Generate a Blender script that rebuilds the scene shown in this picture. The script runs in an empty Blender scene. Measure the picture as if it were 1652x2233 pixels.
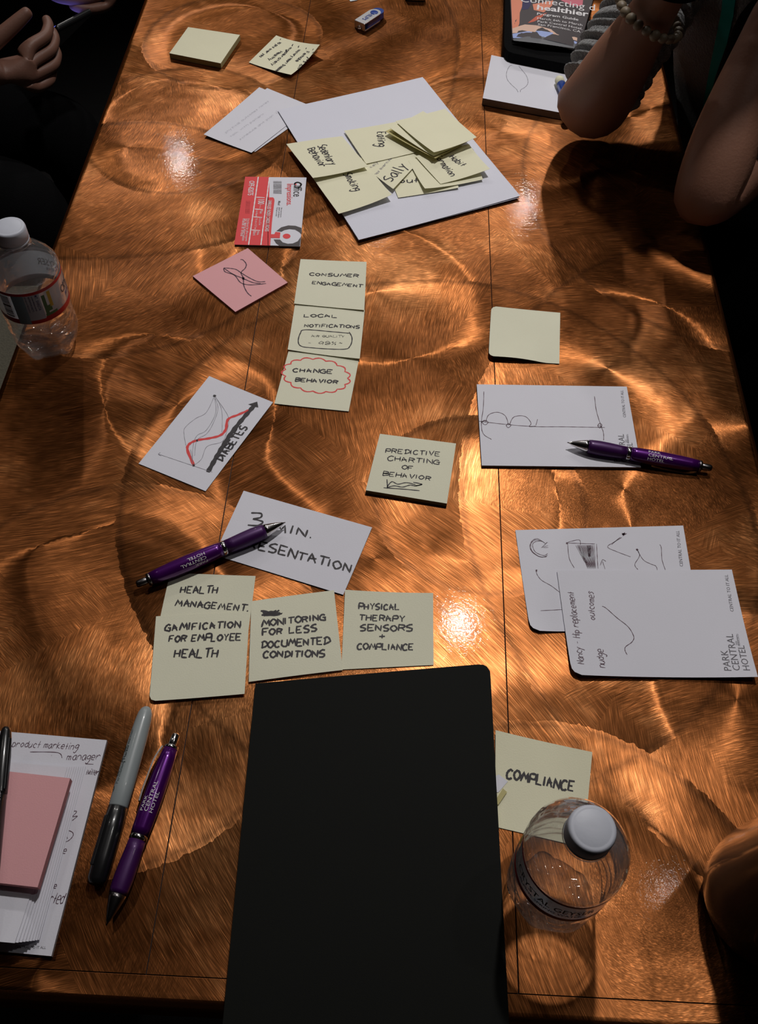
import bpy, bmesh, math, random
from mathutils import Vector, Matrix
import numpy as np
random.seed(7)
sc = bpy.context.scene
COL = sc.collection
Z0 = 0.75            # height of the table top above the floor
H_CAM = 0.7119732    # camera above the table top

# ------------------------------------------------------------------ camera
F, YAW, PIT, ROL = 2040.5164, 0.0048327, 0.6131146, 0.0463307
W_IM, H_IM = 1652.0, 2233.0
def _rz(a): return np.array([[math.cos(a), -math.sin(a), 0], [math.sin(a), math.cos(a), 0], [0, 0, 1]])
def _rx(a): return np.array([[1, 0, 0], [0, math.cos(a), -math.sin(a)], [0, math.sin(a), math.cos(a)]])
ROT = _rz(YAW) @ _rx(PIT) @ _rz(ROL)
cam_d = bpy.data.cameras.new('camera')
cam = bpy.data.objects.new('camera', cam_d); COL.objects.link(cam)
M4 = Matrix.Identity(4)
for i in range(3):
    for j in range(3): M4[i][j] = float(ROT[i, j])
M4.translation = (0, 0, Z0 + H_CAM)
cam.matrix_world = M4
cam_d.sensor_fit = 'VERTICAL'; cam_d.sensor_height = 24.0; cam_d.lens = F / H_IM * 24.0
cam_d.clip_start = 0.01; cam_d.clip_end = 50
sc.camera = cam

# ------------------------------------------------------------------ world, exposure
wd = bpy.data.worlds.new('room_dark'); sc.world = wd; wd.use_nodes = True
wd.node_tree.nodes['Background'].inputs[0].default_value = (0.75, 0.66, 0.60, 1)
wd.node_tree.nodes['Background'].inputs[1].default_value = 0.03
sc.view_settings.view_transform = 'Standard'; sc.view_settings.look = 'None'
sc.view_settings.gamma = 1; sc.view_settings.use_curve_mapping = False
sc.view_settings.exposure = 0.0

# ------------------------------------------------------------------ lamps of the room (recessed ceiling spots, the last one an added fill)
CEIL = Z0 + 2.0
#        x      y     watts  cone  blend radius  colour
SPOTS = [(0.27, 1.45, 84, 72, 1.0, .045, (1.0, .96, .93)),
         (-1.03, 3.83, 34, 70, .6, .040, (1.0, .95, .90)),
         (0.58, 3.61, 30, 70, .6, .040, (1.0, .95, .90)),
         (-0.07, 3.45, 12, 70, .6, .040, (1.0, .95, .90)),
         (0.83, 0.66, 6, 80, .8, .035, (1.0, .95, .91)),
         (-1.3, 1.3, 4, 90, .8, .06, (1.0, .93, .86))]  # added fill lamp for the left side, no known fixture there
AIM = [(0.10, 0.80), (-.15, 1.0), (.1, .95), (0, .9), (.25, .3), (-.3, .8)]
def sRGB(r, g, b):
    f = lambda c: ((c/255)/12.92 if c/255 <= .04045 else ((c/255+.055)/1.055)**2.4)
    return (f(r), f(g), f(b), 1)

# ------------------------------------------------------------------ pixel -> table plane
def ray(px):
    d = ROT @ np.array([(px[0]-W_IM/2)/F, -(px[1]-H_IM/2)/F, -1.0]); return d
def pw(px, h=0.0):
    d = ray(px); t = (h-H_CAM)/d[2]
    return Vector((d[0]*t, d[1]*t, h + Z0))
def wp(w):
    c = ROT.T @ (np.array([w[0], w[1], w[2]-Z0]) - np.array([0, 0, H_CAM]))
    return (W_IM/2+F*c[0]/-c[2], H_IM/2-F*c[1]/-c[2])

# ------------------------------------------------------------------ helpers
def link(o, parent=None):
    COL.objects.link(o)
    if parent is not None: o.parent = parent
    return o
def tag(o, label=None, cat=None, group=None, kind=None):
    if label: o['label'] = label
    if cat: o['category'] = cat
    if group: o['group'] = group
    if kind: o['kind'] = kind
    return o
def obj(name, verts, faces, mat=None, parent=None, smooth=False):
    me = bpy.data.meshes.new(name); me.from_pydata([tuple(v) for v in verts], [], faces); me.update()
    if mat: me.materials.append(mat)
    if smooth:
        for p in me.polygons: p.use_smooth = True
    o = bpy.data.objects.new(name, me); return link(o, parent)
def bobj(name, bm, mat=None, parent=None, smooth=False):
    me = bpy.data.meshes.new(name); bm.to_mesh(me); bm.free()
    if mat: me.materials.append(mat)
    if smooth:
        for p in me.polygons: p.use_smooth = True
    return link(bpy.data.objects.new(name, me), parent)
def empty(name, loc=(0, 0, 0), rot=None):
    o = bpy.data.objects.new(name, None); o.empty_display_size = .02
    COL.objects.link(o); o.location = loc
    if rot is not None: o.rotation_euler = rot
    return o
def box(bm, c, s, bev=0, seg=2, rotz=0):
    m = Matrix.Translation(c) @ Matrix.Rotation(rotz, 4, 'Z') @ Matrix.Diagonal((*s, 1))
    r = bmesh.ops.create_cube(bm, size=1, matrix=m)
    if bev:
        es = list({e for v in r['verts'] for e in v.link_edges})
        bmesh.ops.bevel(bm, geom=es, offset=bev, segments=seg, profile=.5, affect='EDGES')
def lathe(prof, seg=32, axis='Z', cap=True, fmod=None):
    """prof list of (a, r); returns verts, faces around axis"""
    vs, fs = [], []
    n = len(prof)
    for (a, r) in prof:
        for k in range(seg):
            th = 2*math.pi*k/seg
            rr, aa = (fmod(a, r, th) if fmod else (r, a))
            if axis == 'Z': vs.append((rr*math.cos(th), rr*math.sin(th), aa))
            else: vs.append((aa, rr*math.cos(th), rr*math.sin(th)))
    for i in range(n-1):
        for k in range(seg):
            k2 = (k+1) % seg
            f = (i*seg+k, i*seg+k2, (i+1)*seg+k2, (i+1)*seg+k)
            fs.append(f if axis == 'Z' else f)
    if cap:
        fs.append(tuple(reversed(range(seg)))); fs.append(tuple(range((n-1)*seg, n*seg)))
    return vs, fs

# ------------------------------------------------------------------ materials
def mat(name, col, rough=.6, metal=0.0, bump=0.0, bscale=300, var=0.0, vscale=40, coat=0.0, spec=.5, sheen=0, alpha=None, emis=None, estr=0, sss=0, aniso_noise=None):
    m = bpy.data.materials.new(name); m.use_nodes = True
    nt = m.node_tree; b = nt.nodes['Principled BSDF']
    b.inputs['Base Color'].default_value = col; b.inputs['Roughness'].default_value = rough
    b.inputs['Metallic'].default_value = metal; b.inputs['Specular IOR Level'].default_value = spec
    if coat: b.inputs['Coat Weight'].default_value = coat; b.inputs['Coat Roughness'].default_value = .08
    if sheen: b.inputs['Sheen Weight'].default_value = sheen; b.inputs['Sheen Roughness'].default_value = .5
    if sss:
        b.inputs['Subsurface Weight'].default_value = sss; b.inputs['Subsurface Radius'].default_value = (.01, .004, .002)
    if emis: b.inputs['Emission Color'].default_value = emis; b.inputs['Emission Strength'].default_value = estr
    tc = nt.nodes.new('ShaderNodeTexCoord')
    if bump:
        n = nt.nodes.new('ShaderNodeTexNoise'); n.inputs['Scale'].default_value = bscale; n.inputs['Detail'].default_value = 3
        bp = nt.nodes.new('ShaderNodeBump'); bp.inputs['Strength'].default_value = bump; bp.inputs['Distance'].default_value = .002
        nt.links.new(tc.outputs['Object'], n.inputs['Vector']); nt.links.new(n.outputs['Fac'], bp.inputs['Height'])
        nt.links.new(bp.outputs['Normal'], b.inputs['Normal'])
    if var:
        n = nt.nodes.new('ShaderNodeTexNoise'); n.inputs['Scale'].default_value = vscale; n.inputs['Detail'].default_value = 4
        mx = nt.nodes.new('ShaderNodeMix'); mx.data_type = 'RGBA'
        mx.inputs['A'].default_value = tuple(c*(1-var) for c in col[:3])+(1,)
        mx.inputs['B'].default_value = tuple(min(1, c*(1+var)) for c in col[:3])+(1,)
        nt.links.new(tc.outputs['Object'], n.inputs['Vector']); nt.links.new(n.outputs['Fac'], mx.inputs['Factor'])
        nt.links.new(mx.outputs['Result'], b.inputs['Base Color'])
    return m
M = {}
M['yellow'] = mat('pale_yellow_paper', sRGB(236, 233, 204), .85, bump=.12, bscale=900, var=.03, vscale=30, spec=.2)
M['yellow2'] = mat('greenish_yellow_paper', sRGB(230, 229, 206), .85, bump=.12, bscale=900, var=.03, vscale=30, spec=.2)
M['glue'] = mat('adhesive_side_paper', sRGB(196, 186, 130), .8, bump=.1, bscale=900, var=.04)
M['white'] = mat('white_card', sRGB(226, 226, 236), .8, bump=.06, bscale=700, var=.02, vscale=25, spec=.25)
M['copy'] = mat('white_copy_paper', sRGB(224, 225, 238), .85, bump=.08, bscale=500, var=.02, vscale=15, spec=.2)
M['cardedge'] = mat('paper_edge', sRGB(150, 148, 150), .9, bump=.5, bscale=1500)
M['pink'] = mat('pink_paper', sRGB(232, 172, 176), .85, bump=.1, bscale=900, var=.02, spec=.2)
M['pinkedge'] = mat('pink_edge', sRGB(196, 128, 130), .9, bump=.5, bscale=1500)
M['ink'] = mat('black_marker_ink', sRGB(38, 32, 38), .6)
M['pen'] = mat('ballpoint_ink', sRGB(80, 46, 64), .6)
M['pencil'] = mat('pencil_line', sRGB(120, 116, 128), .6)
M['faint'] = mat('faint_pencil', sRGB(186, 186, 198), .8)
M['redink'] = mat('red_marker_ink', sRGB(226, 62, 62), .6)
M['print'] = mat('grey_print', sRGB(92, 88, 96), .6)
M['redprint'] = mat('red_print', sRGB(228, 52, 58), .5)
M['darkprint'] = mat('charcoal_print', sRGB(62, 54, 58), .5)
M['whiteprint'] = mat('white_print', sRGB(235, 232, 235), .5)
M['purple'] = mat('purple_metallic_plastic', (.085, .004, .155, 1), .28, metal=.55, coat=.6, var=.05)
M['purplegrip'] = mat('purple_rubber_grip', (.05, .004, .085, 1), .45, metal=.3, coat=.15)
M['chrome'] = mat('chrome', (.75, .73, .72, 1), .16, metal=1, var=.04)
M['darkchrome'] = mat('dark_chrome', (.16, .15, .15, 1), .3, metal=1)
M['blackplastic'] = mat('black_plastic', (.008, .008, .009, 1), .3, coat=.3)
M['blackmatte'] = mat('black_cover_card', (.0036, .0042, .0032, 1), .7, bump=.06, bscale=1500, var=.12, vscale=12, spec=.14)
M['greyplastic'] = mat('grey_barrel_plastic', sRGB(152, 160, 162), .35, var=.03, coat=.2)
M['whiteplastic'] = mat('white_cap_plastic', sRGB(196, 200, 212), .45, sss=.0, bump=.03)
M['bluep'] = mat('blue_plastic', sRGB(18, 62, 150), .35, coat=.3)
M['silver'] = mat('brushed_silver', (.62, .62, .64, 1), .35, metal=.9, bump=.1, bscale=400)
M['brown'] = mat('brown_glazed_cup', (.085, .048, .034, 1), .13, coat=.6, var=.1, vscale=30)
M['skin'] = mat('skin', (.30, .145, .095, 1), .5, bump=.12, bscale=350, var=.10, vscale=25, sss=.08)
M['skin2'] = mat('skin_left_person', (.24, .115, .080, 1), .5, bump=.12, bscale=350, var=.10, vscale=25, sss=.08)
M['nail'] = mat('finger_nail', (.55, .33, .27, 1), .3)
M['blackcloth'] = mat('black_cloth', (.0035, .0035, .004, 1), .95, bump=.5, bscale=500, spec=.1)
M['hair'] = mat('dark_hair', (.02, .012, .008, 1), .5, bump=.6, bscale=250)
M['teal'] = mat('teal_lanyard', sRGB(20, 175, 168), .7, bump=.3, bscale=900)
M['tweed'] = mat('grey_tweed_upholstery', sRGB(84, 80, 68), .95, bump=.8, bscale=350, var=.35, vscale=350)
M['bead'] = mat('stone_bead', sRGB(118, 104, 84), .5, var=.3, vscale=120)
M['darkwood'] = mat('dark_wood', (.02, .011, .007, 1), .6, bump=.2, bscale=60)
M['carpet'] = mat('dark_carpet', (.010, .009, .010, 1), .98, bump=.8, bscale=400, var=.3, vscale=60)
M['wall'] = mat('dark_wall_paint', (.16, .14, .12, 1), .9, bump=.1, bscale=100)
M['ceil'] = mat('ceiling_paint', (.26, .24, .22, 1), .9, bump=.1, bscale=100)
M['lens'] = mat('lamp_lens', (1, .95, .9, 1), .4, emis=(1, .93, .85, 1), estr=6)

def knit_material():
    m = mat('grey_knit_wool', sRGB(128, 129, 130), .95, var=.45, vscale=260, sheen=.6)
    nt = m.node_tree; b = nt.nodes['Principled BSDF']
    tc = nt.nodes.new('ShaderNodeTexCoord'); v = nt.nodes.new('ShaderNodeTexVoronoi'); v.inputs['Scale'].default_value = 300
    n = nt.nodes.new('ShaderNodeTexNoise'); n.inputs['Scale'].default_value = 900
    a = nt.nodes.new('ShaderNodeMath'); a.operation = 'ADD'
    bp = nt.nodes.new('ShaderNodeBump'); bp.inputs['Strength'].default_value = .9; bp.inputs['Distance'].default_value = .003
    for t in (v, n): nt.links.new(tc.outputs['Object'], t.inputs['Vector'])
    nt.links.new(v.outputs['Distance'], a.inputs[0]); nt.links.new(n.outputs['Fac'], a.inputs[1])
    nt.links.new(a.outputs[0], bp.inputs['Height']); nt.links.new(bp.outputs['Normal'], b.inputs['Normal'])
    return m
M['knit'] = knit_material()

def plastic_material(name, tint=(.93, .94, .95, 1), body=.02, bump=.5, bs=45, dcol=(.6, .6, .61, 1)):
    """thin clear PET wall: see-through with fresnel gloss"""
    m = bpy.data.materials.new(name); m.use_nodes = True; nt = m.node_tree
    nt.nodes.clear(); out = nt.nodes.new('ShaderNodeOutputMaterial')
    tr = nt.nodes.new('ShaderNodeBsdfTransparent'); tr.inputs[0].default_value = tint
    gl = nt.nodes.new('ShaderNodeBsdfGlossy'); gl.inputs['Roughness'].default_value = .04; gl.inputs[0].default_value = (1, 1, 1, 1)
    df = nt.nodes.new('ShaderNodeBsdfDiffuse'); df.inputs[0].default_value = dcol
    lw = nt.nodes.new('ShaderNodeLayerWeight'); lw.inputs['Blend'].default_value = .5
    f1 = nt.nodes.new('ShaderNodeMath'); f1.operation = 'POWER'; f1.inputs[1].default_value = 3.2
    fr = nt.nodes.new('ShaderNodeMath'); fr.operation = 'MULTIPLY_ADD'; fr.inputs[1].default_value = .8; fr.inputs[2].default_value = .09
    nt.links.new(lw.outputs['Facing'], f1.inputs[0]); nt.links.new(f1.outputs[0], fr.inputs[0])
    tc = nt.nodes.new('ShaderNodeTexCoord'); n = nt.nodes.new('ShaderNodeTexNoise'); n.inputs['Scale'].default_value = bs; n.inputs['Detail'].default_value = 2
    bp = nt.nodes.new('ShaderNodeBump'); bp.inputs['Strength'].default_value = bump; bp.inputs['Distance'].default_value = .004
    nt.links.new(tc.outputs['Object'], n.inputs['Vector']); nt.links.new(n.outputs['Fac'], bp.inputs['Height'])
    nt.links.new(bp.outputs['Normal'], gl.inputs['Normal']); nt.links.new(bp.outputs['Normal'], lw.inputs['Normal'])
    tl = nt.nodes.new('ShaderNodeBsdfTranslucent'); tl.inputs[0].default_value = dcol
    md_ = nt.nodes.new('ShaderNodeMixShader'); md_.inputs[0].default_value = .5
    nt.links.new(df.outputs[0], md_.inputs[1]); nt.links.new(tl.outputs[0], md_.inputs[2])
    m1 = nt.nodes.new('ShaderNodeMixShader'); m1.inputs[0].default_value = body
    m2 = nt.nodes.new('ShaderNodeMixShader')
    nt.links.new(tr.outputs[0], m1.inputs[1]); nt.links.new(md_.outputs[0], m1.inputs[2])
    nt.links.new(fr.outputs[0], m2.inputs[0]); nt.links.new(m1.outputs[0], m2.inputs[1]); nt.links.new(gl.outputs[0], m2.inputs[2])
    nt.links.new(m2.outputs[0], out.inputs[0]); return m
M['pet'] = plastic_material('clear_plastic', tint=(.96, .96, .96, 1), body=.13, bump=.9, bs=60)
M['film'] = plastic_material('label_film', tint=(.75, .78, .82, 1), body=.72, bump=.1, dcol=(.55, .62, .70, 1))

# brushed copper: overlapping sanding arcs, each disc (cx, cy, r) is brushed around its own centre
DISCS = [(-.387, 1.297, .472, 1), (.51, .537, .436, 1), (.45, 1.02, .30, 1), (.054, .522, .298, 1), (-.127, 1.565, .398, 0), (-.249, 1.314, .129, 1),
         (-.318, .894, .216, 1), (-.223, .34, .182, 1), (.094, .522, .1026, 1), (.121, .107, .196, 1),
         (.23, .70, .17, 0), (-.02, .80, .16, 0), (-.21, .62, .13, 0), (.30, .33, .12, 0), (-.28, 1.10, .14, 1),
         (-.07, .30, .14, 0), (.13, 1.12, .19, 0)]
def copper_material():
    m = bpy.data.materials.new('brushed_copper'); m.use_nodes = True; nt = m.node_tree
    b = nt.nodes['Principled BSDF']; L = nt.links.new
    def mth(op, a, c=None, d=None, clamp=False):
        n = nt.nodes.new('ShaderNodeMath'); n.operation = op; n.use_clamp = clamp
        for i, x in enumerate((a, c, d)):
            if x is None: continue
            if isinstance(x, (int, float)): n.inputs[i].default_value = x
            else: L(x, n.inputs[i])
        return n.outputs[0]
    def vm(op, a, c=None, scale=None):
        n = nt.nodes.new('ShaderNodeVectorMath'); n.operation = op
        for i, x in enumerate((a, c)):
            if x is None: continue
            if isinstance(x, tuple): n.inputs[i].default_value = x
            else: L(x, n.inputs[i])
        if scale is not None:
            if isinstance(scale, (int, float)): n.inputs['Scale'].default_value = scale
            else: L(scale, n.inputs['Scale'])
        return n.outputs['Value'] if op in ('LENGTH', 'DOT_PRODUCT') else n.outputs['Vector']
    def noise(vec, scale, detail=2, rough=.5, col=False):
        n = nt.nodes.new('ShaderNodeTexNoise'); n.inputs['Scale'].default_value = scale
        n.inputs['Detail'].default_value = detail; n.inputs['Roughness'].default_value = rough
        L(vec, n.inputs['Vector']); return n.outputs['Color'] if col else n.outputs['Fac']
    def mixv(f, a, c):
        n = nt.nodes.new('ShaderNodeMix'); n.data_type = 'VECTOR'; L(f, n.inputs['Factor'])
        L(a, n.inputs['A']) if not isinstance(a, tuple) else setattr(n.inputs['A'], 'default_value', a)
        if isinstance(c, tuple): n.inputs[5].default_value = c
        else: L(c, n.inputs[5])
        return n.outputs[1]
    def mixc(f, a, c):
        n = nt.nodes.new('ShaderNodeMix'); n.data_type = 'RGBA'
        L(f, n.inputs['Factor']) if not isinstance(f, float) else None
        for s, x in ((n.inputs[6], a), (n.inputs[7], c)):
            if isinstance(x, tuple): s.default_value = x
            else: L(x, s)
        return n.outputs[2]
    tc = nt.nodes.new('ShaderNodeTexCoord'); P = tc.outputs['Object']
    wob = vm('SCALE', vm('SUBTRACT', noise(P, 4.5, 1, col=True), (.5, .5, .5)), scale=.07)
    P2 = vm('ADD', P, wob)
    wob1 = vm('SCALE', vm('SUBTRACT', noise(P, 3.5, 1, col=True), (.5, .5, .5)), scale=.03)
    P3 = vm('ADD', P, wob1)
    vo = nt.nodes.new('ShaderNodeTexVoronoi'); vo.voronoi_dimensions = '2D'; vo.feature = 'SMOOTH_F1'; vo.inputs['Smoothness'].default_value = .8; vo.inputs['Scale'].default_value = 4.2
    L(P2, vo.inputs['Vector'])
    rnd = vm('SCALE', vm('SUBTRACT', vo.outputs['Color'], (.5, .5, .5)), scale=.95)
    cen = vm('ADD', vo.outputs['Position'], rnd)
    edge = None
    fray = mth('MULTIPLY', mth('SUBTRACT', noise(P, 190, 1), .5), .006)
    fray2 = mth('MULTIPLY', mth('SUBTRACT', noise(P, 5, 1), .5), .08)
    for (cx, cy, r, line) in DISCS:
        d = vm('LENGTH', vm('MULTIPLY', vm('SUBTRACT', P3, (cx, cy, 0)), (1, 1, 0)))
        d = mth('ADD', d, fray)
        if line:        # crisp outer rim, soft inner side
            mk = mth('LESS_THAN', d, r)
            fac = mth('MULTIPLY', mk, mth('MULTIPLY', mth('SUBTRACT', mth('ADD', d, fray2), r*.45), 1/(r*.35), clamp=True))
        else:           # wholly soft
            fac = mth('MULTIPLY', mth('SUBTRACT', r, mth('ADD', d, fray2)), 1/(r*.4), clamp=True)
        cen = mixv(fac, cen, (cx, cy, 0.0))
        if line:
            e = mth('SUBTRACT', 1.0, mth('MULTIPLY', mth('ABSOLUTE', mth('SUBTRACT', d, r-.004)), 1/.0055), clamp=True)
            edge = e if edge is None else mth('MAXIMUM', edge, e)
    v = vm('MULTIPLY', vm('SUBTRACT', P, cen), (1, 1, 0))
    dirv = vm('NORMALIZE', v)
    sx = nt.nodes.new('ShaderNodeSeparateXYZ'); L(dirv, sx.inputs[0])
    def scratch_set(off, scale, spread):
        vq = nt.nodes.new('ShaderNodeTexVoronoi'); vq.voronoi_dimensions = '2D'; vq.inputs['Scale'].default_value = scale
        L(vm('ADD', P2, off), vq.inputs['Vector'])
        cq = vm('ADD', vm('SUBTRACT', vq.outputs['Position'], off), vm('SCALE', vm('SUBTRACT', vq.outputs['Color'], (.5, .5, .5)), scale=spread))
        w = vm('MULTIPLY', vm('SUBTRACT', P, cq), (1, 1, 0)); rh = vm('LENGTH', w); dv = vm('NORMALIZE', w)
        sp = nt.nodes.new('ShaderNodeSeparateXYZ'); L(dv, sp.inputs[0])
        def st(k, a, seed, detail=2):
            c = nt.nodes.new('ShaderNodeCombineXYZ')
            L(mth('MULTIPLY', rh, k), c.inputs[0]); L(mth('MULTIPLY', sp.outputs[0], a), c.inputs[1]); L(mth('MULTIPLY_ADD', sp.outputs[1], a, seed), c.inputs[2])
            return noise(c.outputs[0], 1, detail)
        return st(1500, 24, 0, 1), st(330, 6, 5, 4), st(2600, 34, 9, 1)
    A1, A2, A3 = scratch_set((0.0, 0.0, 0.0), 3.4, 1.1); B1, B2, B3 = scratch_set((1.37, .61, 0.0), 4.6, .8)
    pick = mth('MULTIPLY', mth('SUBTRACT', noise(P, 11, 3), .44), 8, clamp=True)
    def mxf(x, y):
        n = nt.nodes.new('ShaderNodeMix'); L(pick, n.inputs[0]); L(x, n.inputs[2]); L(y, n.inputs[3]); return n.outputs[0]
    s1, s2, s3 = mxf(A1, B1), mxf(A2, B2), mxf(A3, B3)
    tg = nt.nodes.new('ShaderNodeCombineXYZ')
    L(mth('MULTIPLY', sx.outputs[1], -1), tg.inputs[0]); L(sx.outputs[0], tg.inputs[1])
    jit = vm('SCALE', vm('SUBTRACT', noise(P, 60, 2, col=True), (.5, .5, .5)), scale=.35)
    tang = vm('NORMALIZE', vm('ADD', vm('MULTIPLY', jit, (1, 1, 0)), tg.outputs[0]))
    L(tang, b.inputs['Tangent'])
    b.inputs['Metallic'].default_value = 1.0; b.inputs['Specular Tint'].default_value = (1, .62, .38, 1)
    b.inputs['Anisotropic'].default_value = .70
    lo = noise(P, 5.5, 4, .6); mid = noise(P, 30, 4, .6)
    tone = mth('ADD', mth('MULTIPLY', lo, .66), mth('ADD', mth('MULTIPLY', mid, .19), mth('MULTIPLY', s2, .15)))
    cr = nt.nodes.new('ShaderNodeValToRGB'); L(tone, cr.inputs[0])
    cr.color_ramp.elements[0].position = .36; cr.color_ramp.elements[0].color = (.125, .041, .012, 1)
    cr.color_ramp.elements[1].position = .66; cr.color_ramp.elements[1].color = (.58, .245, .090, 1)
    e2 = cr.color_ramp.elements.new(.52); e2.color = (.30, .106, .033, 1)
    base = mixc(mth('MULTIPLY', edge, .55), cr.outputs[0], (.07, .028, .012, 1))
    glint = mth('POWER', mth('MULTIPLY', mth('ADD', mth('MULTIPLY', s1, .6), mth('MULTIPLY', s3, .4)), 1.75), 5.0)  # scratch glints painted in: brightens the base colour along fine streaks
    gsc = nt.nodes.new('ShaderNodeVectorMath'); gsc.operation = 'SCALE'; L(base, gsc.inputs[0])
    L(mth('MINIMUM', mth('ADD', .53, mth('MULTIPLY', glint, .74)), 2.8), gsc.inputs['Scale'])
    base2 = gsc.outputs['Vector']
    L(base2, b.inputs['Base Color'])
    rg = mth('ADD', mth('MULTIPLY', mth('SUBTRACT', s2, .5), .18), mth('ADD', .50, mth('MULTIPLY', mth('SUBTRACT', lo, .5), -.25)))
    L(rg, b.inputs['Roughness'])
    bp = nt.nodes.new('ShaderNodeBump'); bp.inputs['Strength'].default_value = .3; bp.inputs['Distance'].default_value = .00022
    L(mth('ADD', mth('MULTIPLY', s1, .7), mth('MULTIPLY', s3, .4)), bp.inputs['Height'])
    bp2 = nt.nodes.new('ShaderNodeBump'); bp2.inputs['Strength'].default_value = .35; bp2.inputs['Distance'].default_value = .004
    L(noise(P, 9, 3), bp2.inputs['Height']); L(bp2.outputs[0], bp.inputs['Normal'])
    L(bp.outputs[0], b.inputs['Normal'])
    # clear lacquer with orange-peel sparkle
    b.inputs['Coat Weight'].default_value = .07; b.inputs['Coat Roughness'].default_value = .012
    # second, tighter lobe: fine polished scratches over the duller sanding
    b2 = nt.nodes.new('ShaderNodeBsdfPrincipled'); b2.inputs['Metallic'].default_value = 1; b2.inputs['Anisotropic'].default_value = .93
    L(base2, b2.inputs['Base Color']); L(tang, b2.inputs['Tangent']); L(bp.outputs[0], b2.inputs['Normal'])
    L(mth('MULTIPLY', rg, .62), b2.inputs['Roughness'])
    mxs = nt.nodes.new('ShaderNodeMixShader'); mxs.inputs[0].default_value = .45
    L(b.outputs[0], mxs.inputs[1]); L(b2.outputs[0], mxs.inputs[2])
    L(mxs.outputs[0], nt.nodes['Material Output'].inputs['Surface'])
    bc = nt.nodes.new('ShaderNodeBump'); bc.inputs['Strength'].default_value = .6; bc.inputs['Distance'].default_value = .0001
    L(noise(P, 330, 2, .6), bc.inputs['Height']); L(bc.outputs[0], b.inputs['Coat Normal'])
    return m
def vmc(nt, c, k):
    n = nt.nodes.new('ShaderNodeVectorMath'); n.operation = 'SCALE'; nt.links.new(c, n.inputs[0]); n.inputs['Scale'].default_value = k
    return n.outputs['Vector']
M['copper'] = copper_material()
M['copperedge'] = mat('copper_folded_edge', (.30, .105, .035, 1), .38, metal=1, bump=.1, bscale=600, var=.25, vscale=60)
M['copperedge'].node_tree.nodes['Principled BSDF'].inputs['Specular Tint'].default_value = (1, .5, .25, 1)

# ================================================================== SETTING
def plane_box(name, c, s, m):
    bm = bmesh.new(); box(bm, c, s); o = bobj(name, bm, m); o['kind'] = 'structure'; return o
plane_box('floor', (0, 1.6, -.05), (6.4, 8.4, .1), M['carpet'])
plane_box('ceiling', (0, 1.6, CEIL+.05), (6.4, 8.4, .1), M['ceil'])
plane_box('wall_left', (-3.15, 1.6, CEIL/2), (.1, 8.2, CEIL), M['wall'])
plane_box('wall_right', (3.15, 1.6, CEIL/2), (.1, 8.2, CEIL), M['wall'])
plane_box('wall_back', (0, 5.75, CEIL/2), (6.2, .1, CEIL), M['wall'])
plane_box('wall_front', (0, -2.55, CEIL/2), (6.2, .1, CEIL), M['wall'])
where = ['above the middle of the copper table', 'beyond the far left end of the table', 'beyond the far right end of the table',
         'beyond the far end of the table between two others', 'above the near right table corner', 'added as fill over the people at the left side']
for i, (x, y, wt, cone, bl, rad, colr) in enumerate(SPOTS):
    t = empty('ceiling_spotlight', (x, y, CEIL))
    tag(t, 'round recessed ceiling spotlight ' + where[i], 'ceiling light', 'ceiling spotlights')
    vs, fs = lathe([(0, .062), (-.006, .062), (-.008, .056), (-.004, .05), (0, .05)], 28, cap=False)
    obj('trim_ring', vs, fs, M['silver'], t, True)
    vs, fs = lathe([(-.0005, .0497), (-.0015, .0497)], 24); obj('lens', vs, fs, M['lens'], t)
    ld = bpy.data.lights.new('spot_lamp', 'SPOT'); ld.energy = wt; ld.color = colr
    ld.spot_size = math.radians(cone); ld.spot_blend = bl; ld.shadow_soft_size = rad
    lo = bpy.data.objects.new('spot_lamp', ld); link(lo, t)
    lo.location = (0, 0, -.05)
    d = Vector((AIM[i][0]-x, AIM[i][1]-y, Z0-CEIL)); lo.rotation_euler = d.to_track_quat('-Z', 'Y').to_euler()

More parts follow.
